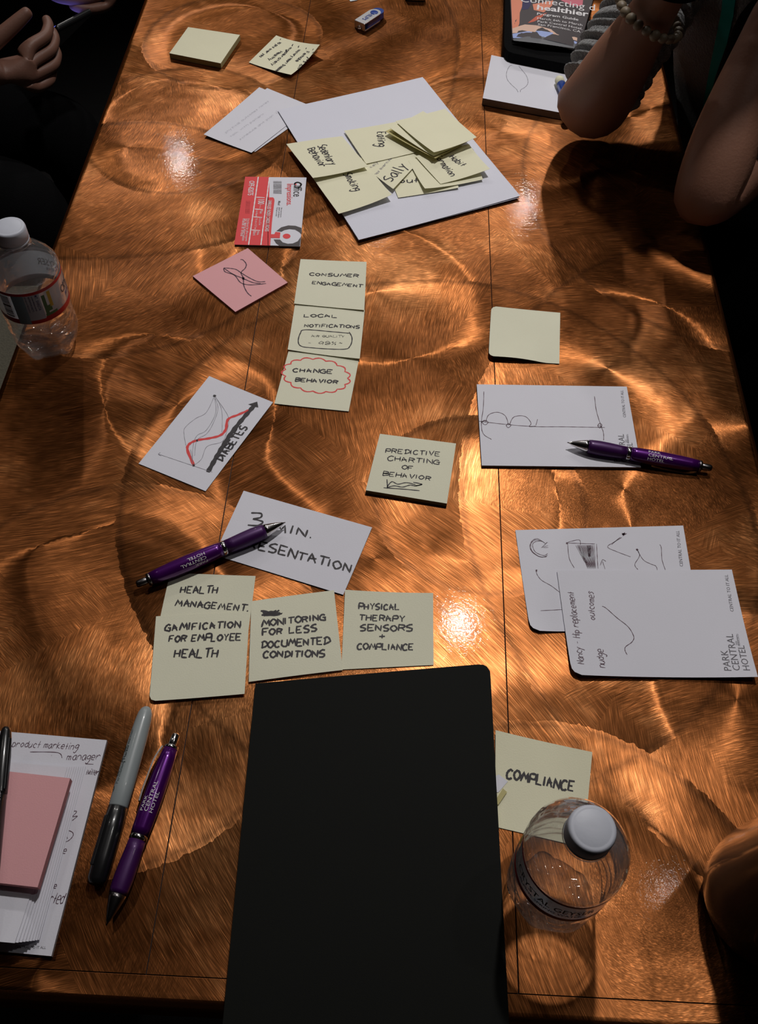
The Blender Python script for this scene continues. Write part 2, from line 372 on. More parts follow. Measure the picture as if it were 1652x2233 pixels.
# ------------------------------------------------------------------ table
T_X0, T_X1, T_Y0, T_Y1 = -.3945, .371, .083, 1.90
table = empty('copper_table', (0, 1.0, 0))
tag(table, 'long table topped with brushed copper sheet panels with swirling sanding marks', 'table')
def tpart(name, bm, m, smooth=False):
    o = bobj(name, bm, m, table, smooth); o.matrix_parent_inverse = Matrix.Translation((0, -1.0, 0)); return o
def panel(x0, x1, y0, y1, left=False, right=False, near=False):
    """copper sheet 1.2 mm thick, folded down over the outer edges"""
    g = .00035
    x0 += 0 if left else g; x1 -= 0 if right else g; y0 += 0 if near else g; y1 -= g
    R = .009; bm = bmesh.new()
    def prof(a, b, la, lb):
        out = []
        if la:
            out.append((a, Z0-.035)); out.append((a, Z0-R))
            for k in range(1, 7): th = math.pi/2*k/6; out.append((a+R-R*math.cos(th), Z0-R+R*math.sin(th)))
        else: out += [(a, Z0-.0012), (a, Z0-.0001), (a+.0002, Z0)]
        if lb:
            for k in range(0, 6): th = math.pi/2*k/6; out.append((b-R+R*math.sin(th), Z0-R+R*math.cos(th)))
            out.append((b, Z0-R)); out.append((b, Z0-.035))
        else: out += [(b-.0002, Z0), (b, Z0-.0001), (b, Z0-.0012)]
        return out
    if near:
        pr = prof(y0, y1, True, False)
        rows = [[bm.verts.new((x, y, z)) for (y, z) in pr] for x in (x0, x1)]
    else:
        pr = prof(x0, x1, left, right)
        rows = [[bm.verts.new((x, y, z)) for (x, z) in pr] for y in (y0, y1)]
    for i in range(len(pr)-1):
        f = (rows[0][i], rows[0][i+1], rows[1][i+1], rows[1][i])
        bm.faces.new(f if near is False else tuple(reversed(f)))
    bm.normal_update()
    for f in bm.faces:
        if f.normal.z < -.5: f.normal_flip()
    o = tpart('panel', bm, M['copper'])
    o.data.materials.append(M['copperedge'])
    for p in o.data.polygons:
        if abs(p.normal.z) < .97: p.material_index = 1
        p.use_smooth = abs(p.normal.z) < .995
    return o
SX1, SX2, SY = -.1455, .1105, .1035
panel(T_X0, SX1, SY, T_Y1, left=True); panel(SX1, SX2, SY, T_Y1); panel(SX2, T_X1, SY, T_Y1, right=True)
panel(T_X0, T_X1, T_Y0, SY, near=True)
bm = bmesh.new(); box(bm, ((T_X0+T_X1)/2, (T_Y0+T_Y1)/2, Z0-.0245), (T_X1-T_X0-.022, T_Y1-T_Y0-.022, .0440)); tpart('tabletop_core', bm, M['darkwood'])
bm = bmesh.new(); box(bm, ((T_X0+T_X1)/2, (T_Y0+T_Y1)/2, Z0-.077), (.6, 1.6, .08), .004); tpart('apron', bm, M['darkwood'])
for yy in (.45, 1.5):
    bm = bmesh.new(); box(bm, (0, yy, .35), (.09, .09, .64), .008); tpart('pedestal', bm, M['darkwood'])
    bm = bmesh.new(); box(bm, (0, yy, .015), (.6, .09, .03), .008); tpart('foot_bar', bm, M['darkwood'])
# ================================================================== PAPER: sheets, writing, printing
def homog(src, dst):
    A = []
    for (x, y), (u, v) in zip(src, dst):
        A.append([x, y, 1, 0, 0, 0, -u*x, -u*y, u]); A.append([0, 0, 0, x, y, 1, -v*x, -v*y, v])
    A = np.array(A); h = np.linalg.solve(A[:, :8], A[:, 8]); return np.append(h, 1).reshape(3, 3)
def ap(Hm, p):
    w = Hm @ np.array([p[0], p[1], 1.0]); return (w[0]/w[2], w[1]/w[2])
UNIT = [(0, 0), (1, 0), (1, 1), (0, 1)]
SINGLE = {'dashes': 'dash', 'dots': 'dot', 'crease_marks': 'crease_mark', 'dark_scribble': 'scribble_line', 'white_rules': 'white_rule', 'scribble': 'scribble_line', 'pencil_curves': 'pencil_curve'}
class Sheet:
    """a sheet or pad: corners (pixels TL,TR,BR,BL as read off the photograph, or world xy), zc heights of the
    top face at the corners, flat = height of the flat middle, pw_ = how tightly the corners curl"""
    def __init__(s, name, label, cat, px=None, world=None, z=.001, zc=None, thick=.00018, mat_=None, n=12, pw_=2.6, fn=None, group=None, parent=None, edge=None, round_=None, curved=None):
        zc = zc or (z, z, z, z)
        if world is None: xy = [tuple(pw(p, h))[:2] for p, h in zip(px, zc)]; s.px = px
        else: xy = world; s.px = [wp((a, b, Z0+h)) for (a, b), h in zip(world, zc)]
        s.h_uv = homog(s.px, UNIT); s.h_xy = homog(UNIT, xy); s.h_inv = np.linalg.inv(s.h_xy)
        s.z, s.zc, s.pw, s.fn, s.round, s.curved = z, zc, pw_, fn, round_ or {}, curved
        c = ap(s.h_xy, (.5, .5)); s.c = Vector((c[0], c[1], Z0+z))
        if parent is None: s.root = None
        nx = n; top = []
        us = [i/nx for i in range(nx+1)]
        # corner rounding by pulling the outline in
        vs, fs = [], []
        def P(u, v, dz=0):
            x, y, zz = s.at(u, v); return (x-s.c.x, y-s.c.y, zz-s.c.z+dz)
        grid = [[s.roundfix(u, v) for u in us] for v in us]
        for dz in (0, -thick):
            for j in range(nx+1):
                for i in range(nx+1):
                    vs.append(P(*grid[j][i], dz))
        N = (nx+1)**2; ix = lambda i, j, k=0: k*N+j*(nx+1)+i
        for j in range(nx):
            for i in range(nx):
                fs.append((ix(i, j), ix(i, j+1), ix(i+1, j+1), ix(i+1, j)))
                fs.append((ix(i, j, 1), ix(i+1, j, 1), ix(i+1, j+1, 1), ix(i, j+1, 1)))
        nf = len(fs); N2 = 2*N; vs += list(vs); i0 = ix; ix = lambda i, j, k=0: N2+i0(i, j, k)   # the rim has its own vertices, so it shades crisply
        for i in range(nx):
            fs += [(ix(i, 0), ix(i+1, 0), ix(i+1, 0, 1), ix(i, 0, 1)), (ix(i+1, nx), ix(i, nx), ix(i, nx, 1), ix(i+1, nx, 1)),
                   (ix(0, i+1), ix(0, i), ix(0, i, 1), ix(0, i+1, 1)), (ix(nx, i), ix(nx, i+1), ix(nx, i+1, 1), ix(nx, i, 1))]
        o = obj(name, vs, fs, mat_ or M['white'], parent)
        if edge:
            o.data.materials.append(edge)
            for k, p in enumerate(o.data.polygons):
                if k >= nf: p.material_index = 1
        for k, p in enumerate(o.data.polygons): p.use_smooth = k < nf
        o.location = s.c - (parent.location if parent else Vector()); s.o = o
        if label: tag(o, label, cat, group)
    def roundfix(s, u, v):
        for (cu, cv), (ru, rv) in s.round.items():
            du = abs(u-cu)/ru; dv = abs(v-cv)/rv
            if du < 1 and dv < 1:
                a, b = 1-du, 1-dv; m = max(a, b); l = math.hypot(a, b)
                if l > 0: a, b = a*m/l, b*m/l
                u = cu + (1-a)*ru*(1 if cu == 0 else -1); v = cv + (1-b)*rv*(1 if cv == 0 else -1)
        return u, v
    def at(s, u, v):
        x, y = ap(s.h_xy, (u, v)); w = [(1-u)*(1-v), u*(1-v), u*v, (1-u)*v]
        z = s.z + sum((c-s.z)*(max(0, k)**s.pw) for c, k in zip(s.zc, w))
        if s.fn: z += s.fn(u, v)
        return x, y, Z0+z
    def xy(s, p): return ap(s.h_xy, ap(s.h_uv, p))       # pixel of the photograph -> point on the sheet
    def lift(s, q, dz):
        u, v = ap(s.h_inv, q); u = min(1, max(0, u)); v = min(1, max(0, v))
        x, y, z = s.at(u, v); return Vector((q[0]-s.c.x, q[1]-s.c.y, z-s.c.z+dz))
    def inside(s, q, e=.002):
        u, v = ap(s.h_inv, q); return -e < u < 1+e and -e < v < 1+e
    def ribbon(s, name, lines, m, w=.0007, dz=.00012, label=None):
        vs, fs = [], []
        for ln in lines:
            ln = resample(ln, .0022)
            if len(ln) < 2:
                continue
            base = len(vs); n = len(ln)
            for i in range(n):
                a = ln[max(0, i-1)]; b = ln[min(n-1, i+1)]
                dx, dy = b[0]-a[0], b[1]-a[1]; l = math.hypot(dx, dy) or 1
                ww = w*(.5*(1.5 if w > .0006 else 1) + .12*math.sin(i*1.7+base)) * (.75 if i in (0, n-1) else 1)
                ox, oy = -dy/l*ww, dx/l*ww
                p, q = (ln[i][0]+ox, ln[i][1]+oy), (ln[i][0]-ox, ln[i][1]-oy)
                vs += [s.lift(q, dz), s.lift(p, dz)]
            for i in range(n-1):
                k = base+2*i; fs.append((k, k+2, k+3, k+1))
        o = obj(name, vs, fs, m, s.o)
        if label: o['label'] = label
        return o
    def stroke(s, name, pxlines, m, w=.0007, smooth=True, crop=None, label=None, dz=.00012):
        ls = []
        for ln in pxlines:
            if crop: ln = [(crop[0]+x/crop[2], crop[1]+y/crop[2]) for x, y in ln]
            q = [s.xy(p) for p in ln]
            ls.append(spline(q) if smooth and len(q) > 2 else q)
        if name in SINGLE:
            for l in ls: s.ribbon(SINGLE[name], [l], m, w, dz, label)
            return
        return s.ribbon(name, ls, m, w, dz, label)
    def poly(s, name, pxpts, m, crop=None, dz=.00012, parent=None):
        if crop: pxpts = [(crop[0]+x/crop[2], crop[1]+y/crop[2]) for x, y in pxpts]
        bm = bmesh.new(); q = [s.xy(p) for p in pxpts]
        ar = sum(q[i][0]*q[(i+1) % len(q)][1]-q[(i+1) % len(q)][0]*q[i][1] for i in range(len(q)))
        if ar < 0: q.reverse()
        f = bm.faces.new([bm.verts.new(s.lift(a, dz)) for a in q]); bmesh.ops.triangulate(bm, faces=[f])
        return bobj(name, bm, m, parent or s.o)
    def write(s, items, m, w=.0008, name='handwriting', crop=None, dz=.00012):
        """items: (text, (x0,y0), (x1,y1), cap height in mm, slant)"""
        ls = []
        for it in items:
            t, p0, p1, hmm = it[:4]; sl = it[4] if len(it) > 4 else .08
            if crop: p0, p1 = [(crop[0]+p[0]/crop[2], crop[1]+p[1]/crop[2]) for p in (p0, p1)]
            a = np.array(s.xy(p0)); b = np.array(s.xy(p1)); L_ = np.linalg.norm(b-a); ex = (b-a)/L_; ey = np.array([-ex[1], ex[0]])
            for st in text_strokes(t):
                q = [tuple(a + ex*(x*L_ + sl*y*hmm/1000) + ey*(y*hmm/1000)) for x, y in st]
                q = [p for p in q if s.inside(p)]
                if len(q) > 1: ls.append(q)
        return s.ribbon(name, ls, m, w, dz)
    def type(s, items, m, name='printed_text', crop=None, dz=.00012, parent=None, label=None):
        """printed lettering: (text, (x0,y0), (x1,y1), height scale)"""
        bm = bmesh.new()
        for it in items:
            t, p0, p1 = it[:3]; hs = it[3] if len(it) > 3 else 1; bold = it[4] if len(it) > 4 else 0
            if crop: p0, p1 = [(crop[0]+p[0]/crop[2], crop[1]+p[1]/crop[2]) for p in (p0, p1)]
            a = np.array(s.xy(p0)); b = np.array(s.xy(p1)); L_ = np.linalg.norm(b-a); ex = (b-a)/L_; ey = np.array([-ex[1], ex[0]])
            me, wdt = text_mesh(t, bold); k = L_/wdt
            base = len(bm.verts); bm.from_mesh(me); bm.verts.ensure_lookup_table()
            for v in list(bm.verts)[base:]:
                q = a + ex*(v.co.x*k) + ey*(v.co.y*k*hs)
                v.co = s.lift(tuple(q), dz)
        o = bobj(name, bm, m, parent or s.o)
        if label: o['label'] = label
        return o
def resample(ln, step):
    out = [ln[0]]
    for a, b in zip(ln, ln[1:]):
        d = math.hypot(b[0]-a[0], b[1]-a[1]); n = max(1, int(d/step))
        for k in range(1, n+1): out.append((a[0]+(b[0]-a[0])*k/n, a[1]+(b[1]-a[1])*k/n))
    return out
def spline(p, n=6):
    out = []; q = [p[0]]+list(p)+[p[-1]]
    for i in range(1, len(q)-2):
        p0, p1, p2, p3 = q[i-1:i+3]
        for k in range(n):
            t = k/n
            out.append(tuple(.5*((2*b)+(-a+c)*t+(2*a-5*b+4*c-d)*t*t+(-a+3*b-3*c+d)*t**3) for a, b, c, d in zip(p0, p1, p2, p3)))
    out.append(tuple(p[-1])); return out
_tm = {}
def text_mesh(t, bold=0):
    if (t, bold) in _tm: return _tm[(t, bold)]
    cu = bpy.data.curves.new('lettering', 'FONT'); cu.body = t; cu.resolution_u = 2; cu.offset = .012*bold; cu.space_character = 1.0
    ob = bpy.data.objects.new('lettering', cu); COL.objects.link(ob)
    dg = bpy.context.evaluated_depsgraph_get(); me = bpy.data.meshes.new_from_object(ob.evaluated_get(dg))
    bpy.data.objects.remove(ob)
    xs = [v.co.x for v in me.vertices]; mn, mxx = min(xs), max(xs)
    for v in me.vertices: v.co.x -= mn
    _tm[(t, bold)] = (me, mxx-mn); return _tm[(t, bold)]
# single-stroke hand lettering: x digit, y digit (3 = baseline, 9 = cap height, 7 = x height); ~ = curved stroke
FONT = {
 'A': '03 19 43/05 46', 'B': '03 09/~09 48 36 06/~06 46 44 03', 'C': '~48 29 07 05 13 33 44', 'D': '13 19/~08 39 56 34 03',
 'E': '03 09 49/06 36/03 43', 'F': '03 09/09 49/06 36', 'G': '~48 29 07 04 23 43 46/26 56', 'H': '03 09/43 49/06 46', 'I': '13 19',
 'J': '~49 44 23 04', 'K': '03 09/49 06 43', 'L': '09 03 43', 'M': '03 19 35 49 53', 'N': '03 09 43 49', 'O': '~29 07 05 23 45 47 29',
 'P': '03 09/~09 49 46 06', 'Q': '~29 07 05 23 45 47 29/25 53', 'R': '03 09/~09 48 36 06/26 43', 'S': '~49 29 07 26 45 33 03', 'T': '09 59/29 23',
 'U': '~09 05 23 44 49', 'V': '09 23 49', 'W': '09 13 27 43 59', 'X': '03 49/09 43', 'Y': '09 26 49/26 23', 'Z': '09 49 03 43',
 'a': '~47 27 05 13 33 46/~47 44 53', 'b': '09 03/~06 27 45 23 03', 'c': '~46 27 05 23 43', 'd': '~46 27 05 23 44/49 43', 'e': '~05 45 37 17 05 13 43',
 'f': '~49 29 15 11/06 46', 'g': '~46 27 05 24 45/~47 43 20 01', 'h': '09 03/~05 27 46 43', 'i': '17 13/19 18', 'j': '~27 23 11 01/29 28',
 'k': '09 03/37 05 43', 'l': '~19 13 23', 'm': '03 07/~06 17 26 23/~26 37 46 43', 'n': '03 07/~06 27 46 43', 'o': '~27 05 23 45 27',
 'p': '07 00/~06 27 45 23 04', 'q': '~46 27 05 24 45/47 40', 'r': '03 07/~05 27 46', 's': '~46 27 16 35 23 03', 't': '29 23/06 46',
 'u': '~07 04 23 45/47 43', 'v': '07 23 47', 'w': '07 13 26 33 47', 'x': '03 47/07 43', 'y': '07 24/~47 24 00', 'z': '07 47 03 43',
 '0': '~29 07 05 23 45 47 29', '1': '29 23', '2': '~08 29 47 03/03 43', '3': '~09 39 37 16/~16 45 33 03', '7': '09 49 13', '8': '~46 29 07 45 23 04 46',
 '9': '~47 29 06 25 47/48 33', '%': '03 49/~08 19 17 08/~44 35 33 44', '+': '06 46/28 24', '-': '06 36', '.': '13 14', ',': '13 02', '&': '~43 08 29 37 04 23 45',
 '?': '~08 29 47 25 24', "'": '19 17', '~': '~05 17 25 36'}
NARROW = {'I': .5, 'i': .45, 'l': .5, '.': .4, ',': .4, "'": .35, '1': .6, 'M': 1.25, 'W': 1.25, 'm': 1.15, 'w': 1.15, ' ': .7, 't': .85, 'f': .85}
def text_strokes(t):
    rnd = random.Random(sum(map(ord, t))*7+len(t)); out = []; x = 0.0; adv = []
    for ch in t:
        a = NARROW.get(ch, 1.0); adv.append(a)
    tot = sum(adv)
    for ch, a in zip(t, adv):
        if ch in FONT:
            js, jy = rnd.uniform(.92, 1.1), rnd.uniform(-.05, .05); rot = rnd.uniform(-.05, .05)
            for stk in FONT[ch].split('/'):
                cur = stk.startswith('~'); pts = []
                for c in stk.replace('~', '').split():
                    gx, gy = int(c[0])/5.6, (int(c[1])-3)/6
                    gx += rnd.uniform(-.03, .03); gy += rnd.uniform(-.03, .03)
                    pts.append((x + (gx+.08)*min(a, 1.15)*js/1.0, gy*js+jy+rot*gx))
                if cur and len(pts) > 2: pts = spline(pts, 5)
                out.append([(px/tot, py) for px, py in pts])
        x += a
    return out
def rot4(l, k): return l[k:]+l[:k]

# ------------------------------------------------------------------ sticky notes on the table
CR = (280, 520, 2.95)
s = Sheet('sticky_note', 'pale yellow sticky note reading CONSUMER ENGAGEMENT, top of the column of three', 'sticky note',
          [(655, 565), (799, 571), (794, 676), (641, 662)], z=.0022, zc=(.0012, .004, .003, .0025), mat_=M['yellow2'], group='column of three overlapping notes')
s.write([('CONSUMER', (1160, 238), (1480, 246), 4.6), ('ENGAGEMENT', (1175, 292), (1505, 312), 4.6)], M['ink'], .0009, crop=CR)
s = Sheet('sticky_note', 'pale yellow sticky note reading LOCAL NOTIFICATIONS AIR QUALITY, middle of the column of three', 'sticky note',
          [(643, 663), (795, 676), (784, 782), (627, 762)], z=.0014, zc=(.0008, .0008, .0036, .0026), mat_=M['yellow2'], group='column of three overlapping notes')
s.write([('LOCAL', (1125, 505), (1350, 510), 4.4), ('NOTIFICATIONS', (1130, 568), (1490, 576), 4.4)], M['ink'], .0009, crop=CR)
s.write([('AIR QUALITY', (1175, 632), (1392, 634), 3.0), ('98%', (1220, 680), (1345, 680), 4.6), ('-', (1155, 678), (1185, 678), 4), ('~', (1350, 676), (1385, 680), 4)], M['ink'], .0006, crop=CR)
s.stroke('drawing', [[(1420, 608), (1330, 600), (1140, 586), (1105, 610), (1092, 660), (1110, 690), (1180, 700), (1380, 710), (1425, 690), (1438, 640), (1420, 600)]], M['ink'], .0008, crop=CR)
s = Sheet('sticky_note', 'pale yellow sticky note reading CHANGE BEHAVIOR inside a red cloud, bottom of the column', 'sticky note',
          [(629, 765), (783, 780), (760, 897), (598, 880)], z=.0009, zc=(.0006, .0006, .0012, .0012), mat_=M['yellow2'], group='column of three overlapping notes')
s.write([('CHANGE', (1055, 858), (1315, 870), 5.2), ('BEHAVIOR', (1068, 920), (1350, 935), 5.0)], M['ink'], .0010, crop=CR)
cl = []
for k in range(15):
    for j in range(5):
        a = 2*math.pi*(k+j/5)/15; rr = 1+.11*abs(math.sin(math.pi*j/5))
        cl.append((1207+205*rr*math.cos(a)*.98, 882+102*rr*math.sin(a)+18*math.cos(a)))
s.stroke('red_cloud', [cl+[cl[0]]], M['redink'], .0010, smooth=False, crop=CR)
s = Sheet('sticky_note', 'blank pale yellow sticky note with bottom edge curling, alone right of centre', 'sticky note',
          [(1071, 667), (1221, 682), (1219, 793), (1065, 777)], z=.001, zc=(.0022, .001, .0012, .006), mat_=M['yellow2'], fn=lambda u, v: .0035*v**3*math.sin(math.pi*min(1, u*1.2+.05)), round_={(0, 0): (.08, .08), (0, 1): (.08, .08)}, n=16)
# pads
def pad_thing(name, label, px, ht, m, edge, group=None, **k):
    return Sheet(name, label, 'sticky notes', px, z=ht, zc=(ht,)*4, thick=ht-.0002, mat_=m, edge=edge, group=group, **k)
M['yedge'] = mat('yellow_pad_edge', sRGB(186, 180, 128), .9, bump=.6, bscale=1500)
s = pad_thing('sticky_note_pad', 'small pad of pale yellow notes reading PREDICTIVE CHARTING OF BEHAVIOR', [(828, 946), (994, 967), (974, 1098), (797, 1069)], .0052, M['yellow2'], M['yedge'])
CR3 = (780, 640, 1.895)
s.write([('PREDICTIVE', (112, 657), (342, 672), 5.2), ('CHARTING', (120, 690), (340, 706), 5.2), ('OF', (180, 726), (230, 730), 4.6), ('BEHAVIOR', (100, 752), (304, 773), 5.0)], M['ink'], .00075, crop=CR3)
s.stroke('drawing', [[(120, 768), (122, 805)], [(106, 803), (180, 808), (255, 815)], [(120, 800), (140, 778), (165, 788), (200, 782), (238, 790)], [(122, 802), (150, 795), (185, 800), (215, 792), (240, 795), (266, 788)], [(228, 780), (265, 789), (232, 796)]], M['ink'], .0007, crop=CR3)
s = pad_thing('sticky_note_pad', 'thick blank pad of pale yellow sticky notes at the far left of the table', [(410, 59), (523, 76), (481, 138), (369, 116)], .0075, M['yellow'], M['yedge'])
s = pad_thing('sticky_note_pad', 'thin pad of pink sticky notes with a leaf-like ink doodle', [(540, 541), (627, 616), (513, 680), (420, 602)], .0022, M['pink'], M['pinkedge'])
s.stroke('drawing', [[(612, 190), (650, 192), (692, 200), (725, 222), (780, 255), (832, 278), (880, 278)], [(612, 192), (622, 215), (682, 237), (722, 285), (785, 299), (885, 290)],
                     [(614, 192), (672, 230), (738, 258), (800, 284), (850, 290)], [(720, 137), (735, 138), (757, 165), (750, 192), (724, 220), (738, 255), (742, 305), (765, 350), (790, 372)],
                     [(730, 250), (745, 262), (733, 262), (744, 252), (730, 256)]], M['pen'], .0008, crop=CR)
# written note, far end, one corner curled up
s = Sheet('sticky_note', 'pale yellow sticky note with rows of black handwriting and a curled corner', 'sticky note',
          [(602, 77), (697, 97), (634, 163), (542, 136)], z=.001, zc=(.001, .013, .006, .001), mat_=M['yellow'], pw_=1.8, n=16)
CRN = (540, 70, 10.325)
s.write([('10 pks over yes', (700, 190), (250, 540), 4.2, 0), ('Healthy', (710, 370), (430, 590), 4.6, 0), ('moderately', (930, 280), (480, 715), 4.6, 0), ('history Heart Disease', (1110, 330), (590, 850), 4.4, 0), ('Female', (1310, 370), (1050, 590), 5, 0), ('27 yrs', (1490, 400), (1230, 610), 5, 0), ('old', (1190, 650), (1120, 780), 5, 0)], M['ink'], .0009, crop=CRN)
s.stroke('dashes', [[(970, 260), (990, 215)], [(1110, 290), (1125, 250)], [(1290, 330), (1303, 300)], [(1455, 365), (1475, 340)], [(715, 150), (730, 128)], [(830, 340), (860, 390)], [(850, 330), (840, 385), (880, 370)]], M['ink'], .001, crop=CRN)
# lower row
CL = (280, 1050, 2.36)
s = Sheet('sticky_note', 'pale yellow sticky note reading HEALTH MANAGEMENT, tucked under the purple pen', 'sticky note',
          [(371, 1249), (557, 1256), (541, 1378), (347, 1356)], z=.0014, zc=(.0006, .003, .0012, .0008), mat_=M['yellow2'], group='notes in the row above the black notebook')
s.write([('HEALTH', (262, 575), (458, 576), 6.6), ('MANAGEMENT.', (235, 641), (622, 667), 6.2)], M['ink'], .0010, crop=CL)
s = Sheet('sticky_note', 'pale yellow sticky note reading GAMIFICATION FOR EMPLOYEE HEALTH, lower left of the row', 'sticky note',
          [(340, 1344), (544, 1334), (533, 1513), (325, 1529)], z=.0022, zc=(.0016, .0016, .003, .0035), mat_=M['yellow2'], group='notes in the row above the black notebook', round_={(0, 1): (.07, .06)}, n=16)
s.write([('GAMIFICATION', (185, 770), (580, 752), 6.4), ('FOR EMPLOYEE', (205, 826), (580, 817), 6.0), ('HEALTH', (230, 906), (462, 906), 7.4)], M['ink'], .0011, crop=CL)
s = Sheet('sticky_note', 'pale yellow sticky note reading MONITORING FOR LESS DOCUMENTED CONDITIONS', 'sticky note',
          [(548, 1311), (728, 1287), (747, 1461), (542, 1487)], z=.0030, zc=(.0015, .003, .002, .002), mat_=M['yellow2'], group='notes in the row above the black notebook')
s.write([('MONITORING', (682, 752), (1020, 712), 6.0), ('FOR LESS', (685, 797), (972, 772), 6.0), ('DOCUMENTED', (680, 860), (1035, 838), 6.2), ('CONDITIONS', (690, 909), (1012, 904), 6.0)], M['ink'], .0011, crop=CL)
s.stroke('scribble', [[(680, 668), (720, 672), (690, 690), (740, 668), (700, 694), (760, 668), (712, 692), (790, 682), (735, 694), (775, 664)], [(684, 690), (780, 678)], [(690, 676), (770, 690)]], M['ink'], .0013, crop=CL, smooth=False)
s = Sheet('sticky_note', 'pale yellow sticky note reading PHYSICAL THERAPY SENSORS + COMPLIANCE, right end of the row', 'sticky note',
          [(752, 1286), (944, 1293), (945, 1450), (744, 1460)], z=.0012, zc=(.0035, .003, .001, .001), mat_=M['yellow2'], group='notes in the row above the black notebook')
s.write([('PHYSICAL', (1182, 655), (1398, 656), 5.6), ('THERAPY', (1185, 712), (1425, 718), 5.6), ('SENSORS', (1188, 766), (1465, 768), 5.6), ('+', (1285, 812), (1325, 812), 5.5), ('COMPLIANCE', (1175, 862), (1468, 868), 5.4)], M['ink'], .0010, crop=CL)
s = Sheet('sticky_note', 'pale yellow sticky note reading COMPLIANCE, beside the notebook under the near bottle', 'sticky note',
          [(1080, 1592), (1291, 1640), (1272, 1848), (1080, 1803)], z=.0011, zc=(.004, .0015, .0008, .0008), mat_=M['yellow'], n=14)
s.write([('COMPLIANCE', (170, 365), (572, 450), 7.4)], M['ink'], .0012, crop=(1040, 1560, 2.7))
s = Sheet('paper_scrap', 'small corner of white paper peeking out beside the COMPLIANCE note', 'paper', [(1076, 1680), (1107, 1704), (1086, 1728), (1076, 1728)], z=.0017, mat_=M['white'], n=2)
s = Sheet('sticky_note', 'tan adhesive strip of a folded note peeking out at the notebook edge', 'sticky note', [(1096, 1719), (1105, 1727), (1086, 1755), (1078, 1748)], z=.0024, mat_=M['glue'], n=2)

# ------------------------------------------------------------------ index cards
s = Sheet('index_card', 'white index card with DIABETES, a thick black arrow and a red curve', 'card', [(456, 820), (595, 877), (448, 1071), (302, 1011)], z=.0012, zc=(.002, .001, .001, .001), thick=.0004, mat_=M['white'], edge=M['cardedge'])
s.stroke('pencil_curves', [[(553, 1013), (500, 1120), (430, 1160), (362, 1220), (358, 1270), (370, 1335)], [(553, 1020), (560, 1125), (500, 1235), (440, 1270), (415, 1340), (412, 1455)],
   [(560, 1020), (598, 1100), (602, 1210), (600, 1250)], [(553, 1013), (615, 1100), (645, 1165), (630, 1250), (600, 1310), (505, 1340), (470, 1420), (425, 1458)], [(558, 1030), (575, 1100), (540, 1200), (500, 1260), (440, 1300), (425, 1400)],
   [(400, 1360), (410, 1440)], [(192, 1388), (360, 1445), (540, 1505)], [(205, 1378), (192, 1389), (210, 1400)]], M['pencil'], .0004, crop=CR)
s.stroke('red_curve', [[(775, 1105), (705, 1135), (640, 1165), (625, 1230), (590, 1268), (520, 1287), (440, 1300), (390, 1325), (380, 1365), (420, 1460)]], M['redink'], .0018, crop=CR)
s.stroke('black_arrow', [[(510, 1505), (655, 1262), (815, 1068)]], M['ink'], .0030, crop=CR)
s.poly('arrowhead', [(770, 1068), (828, 1050), (835, 1088), (806, 1084)], M['ink'], crop=CR)
s.stroke('dots', [[(546, 1012), (560, 1014)], [(548, 1018), (558, 1008)], [(412, 1462), (427, 1460)], [(435, 1302), (446, 1301)]], M['ink'], .0024, crop=CR, smooth=False)
s.write([('DIABETES', (600, 1440), (770, 1212), 7.5, -.05)], M['ink'], .0012, crop=CR)
s = Sheet('index_card', 'white index card reading 3 MIN. PRESENTATION, purple pen lying across it', 'card', [(531, 1070), (811, 1150), (748, 1297), (467, 1210)], z=.0012, zc=(.0008, .002, .0015, .0008), thick=.0004, mat_=M['white'], edge=M['cardedge'])
s.write([('3', (608, 222), (700, 226), 13, .1), ('MIN.', (735, 248), (955, 296), 8.4, 0), ('PRESENTATION', (560, 322), (1150, 468), 8.4, -.05)], M['ink'], .0012, crop=CL)
s = Sheet('index_card', 'white index card with faint writing, upper of two partly under the large sheet', 'card', [(565, 190), (673, 236), (548, 333), (444, 293)], z=.0016, zc=(.0016, .001, .002, .003), thick=.0003, mat_=M['white'], edge=M['cardedge'], group='index cards under the large white sheet')
CT = (340, 0, 2.95)
s.write([('physical outcomes notes', (450, 855), (730, 650), 3.2), ('talk with patient', (480, 880), (700, 730), 3), ('schedule and plan', (540, 900), (760, 740), 3)], M['faint'], .0004, crop=CT)
s = Sheet('index_card', 'white index card peeking out right of the card with faint writing', 'card', [(582, 192), (690, 236), (556, 331), (450, 296)], z=.0007, thick=.0003, mat_=M['white'], edge=M['cardedge'], group='index cards under the large white sheet')
# wrapper card of the index card pack
CC = (500, 370, 8.26)
s = Sheet('index_card_pack', 'red and white printed index card pack with barcode and ring logo', 'card pack', [(535, 386), (668, 387), (654, 537), (511, 533)], z=.0026, thick=.0022, mat_=M['white'], edge=M['cardedge'])
s.poly('red_panel', [(285, 128), (722, 132), (703, 1366), (85, 1350)], M['redprint'], crop=CC)
s.poly('red_tab', [(686, 500), (785, 500), (806, 520), (812, 560), (765, 960), (735, 1366), (690, 1366)], M['redprint'], crop=CC, dz=.00013)
s.poly('red_tab', [(686, 500), (700, 500), (700, 1366), (640, 1366)], M['redprint'], crop=CC, dz=.00013)
s.stroke('white_rules', [[(520, 130), (345, 1358)], [(720, 140), (567, 1360)], [(482, 498), (635, 505)], [(455, 712), (605, 722)], [(435, 852), (590, 862)], [(400, 1088), (555, 1098)]], M['whiteprint'], .0009, smooth=False, crop=CC, dz=.0002)
s.type([('Office', (1160, 225), (1150, 488), 1.25, 1)], M['darkprint'], crop=CC)
s.type([('Impressions.', (1040, 258), (1030, 645), 1.25, 1)], M['redprint'], crop=CC, dz=.0002)
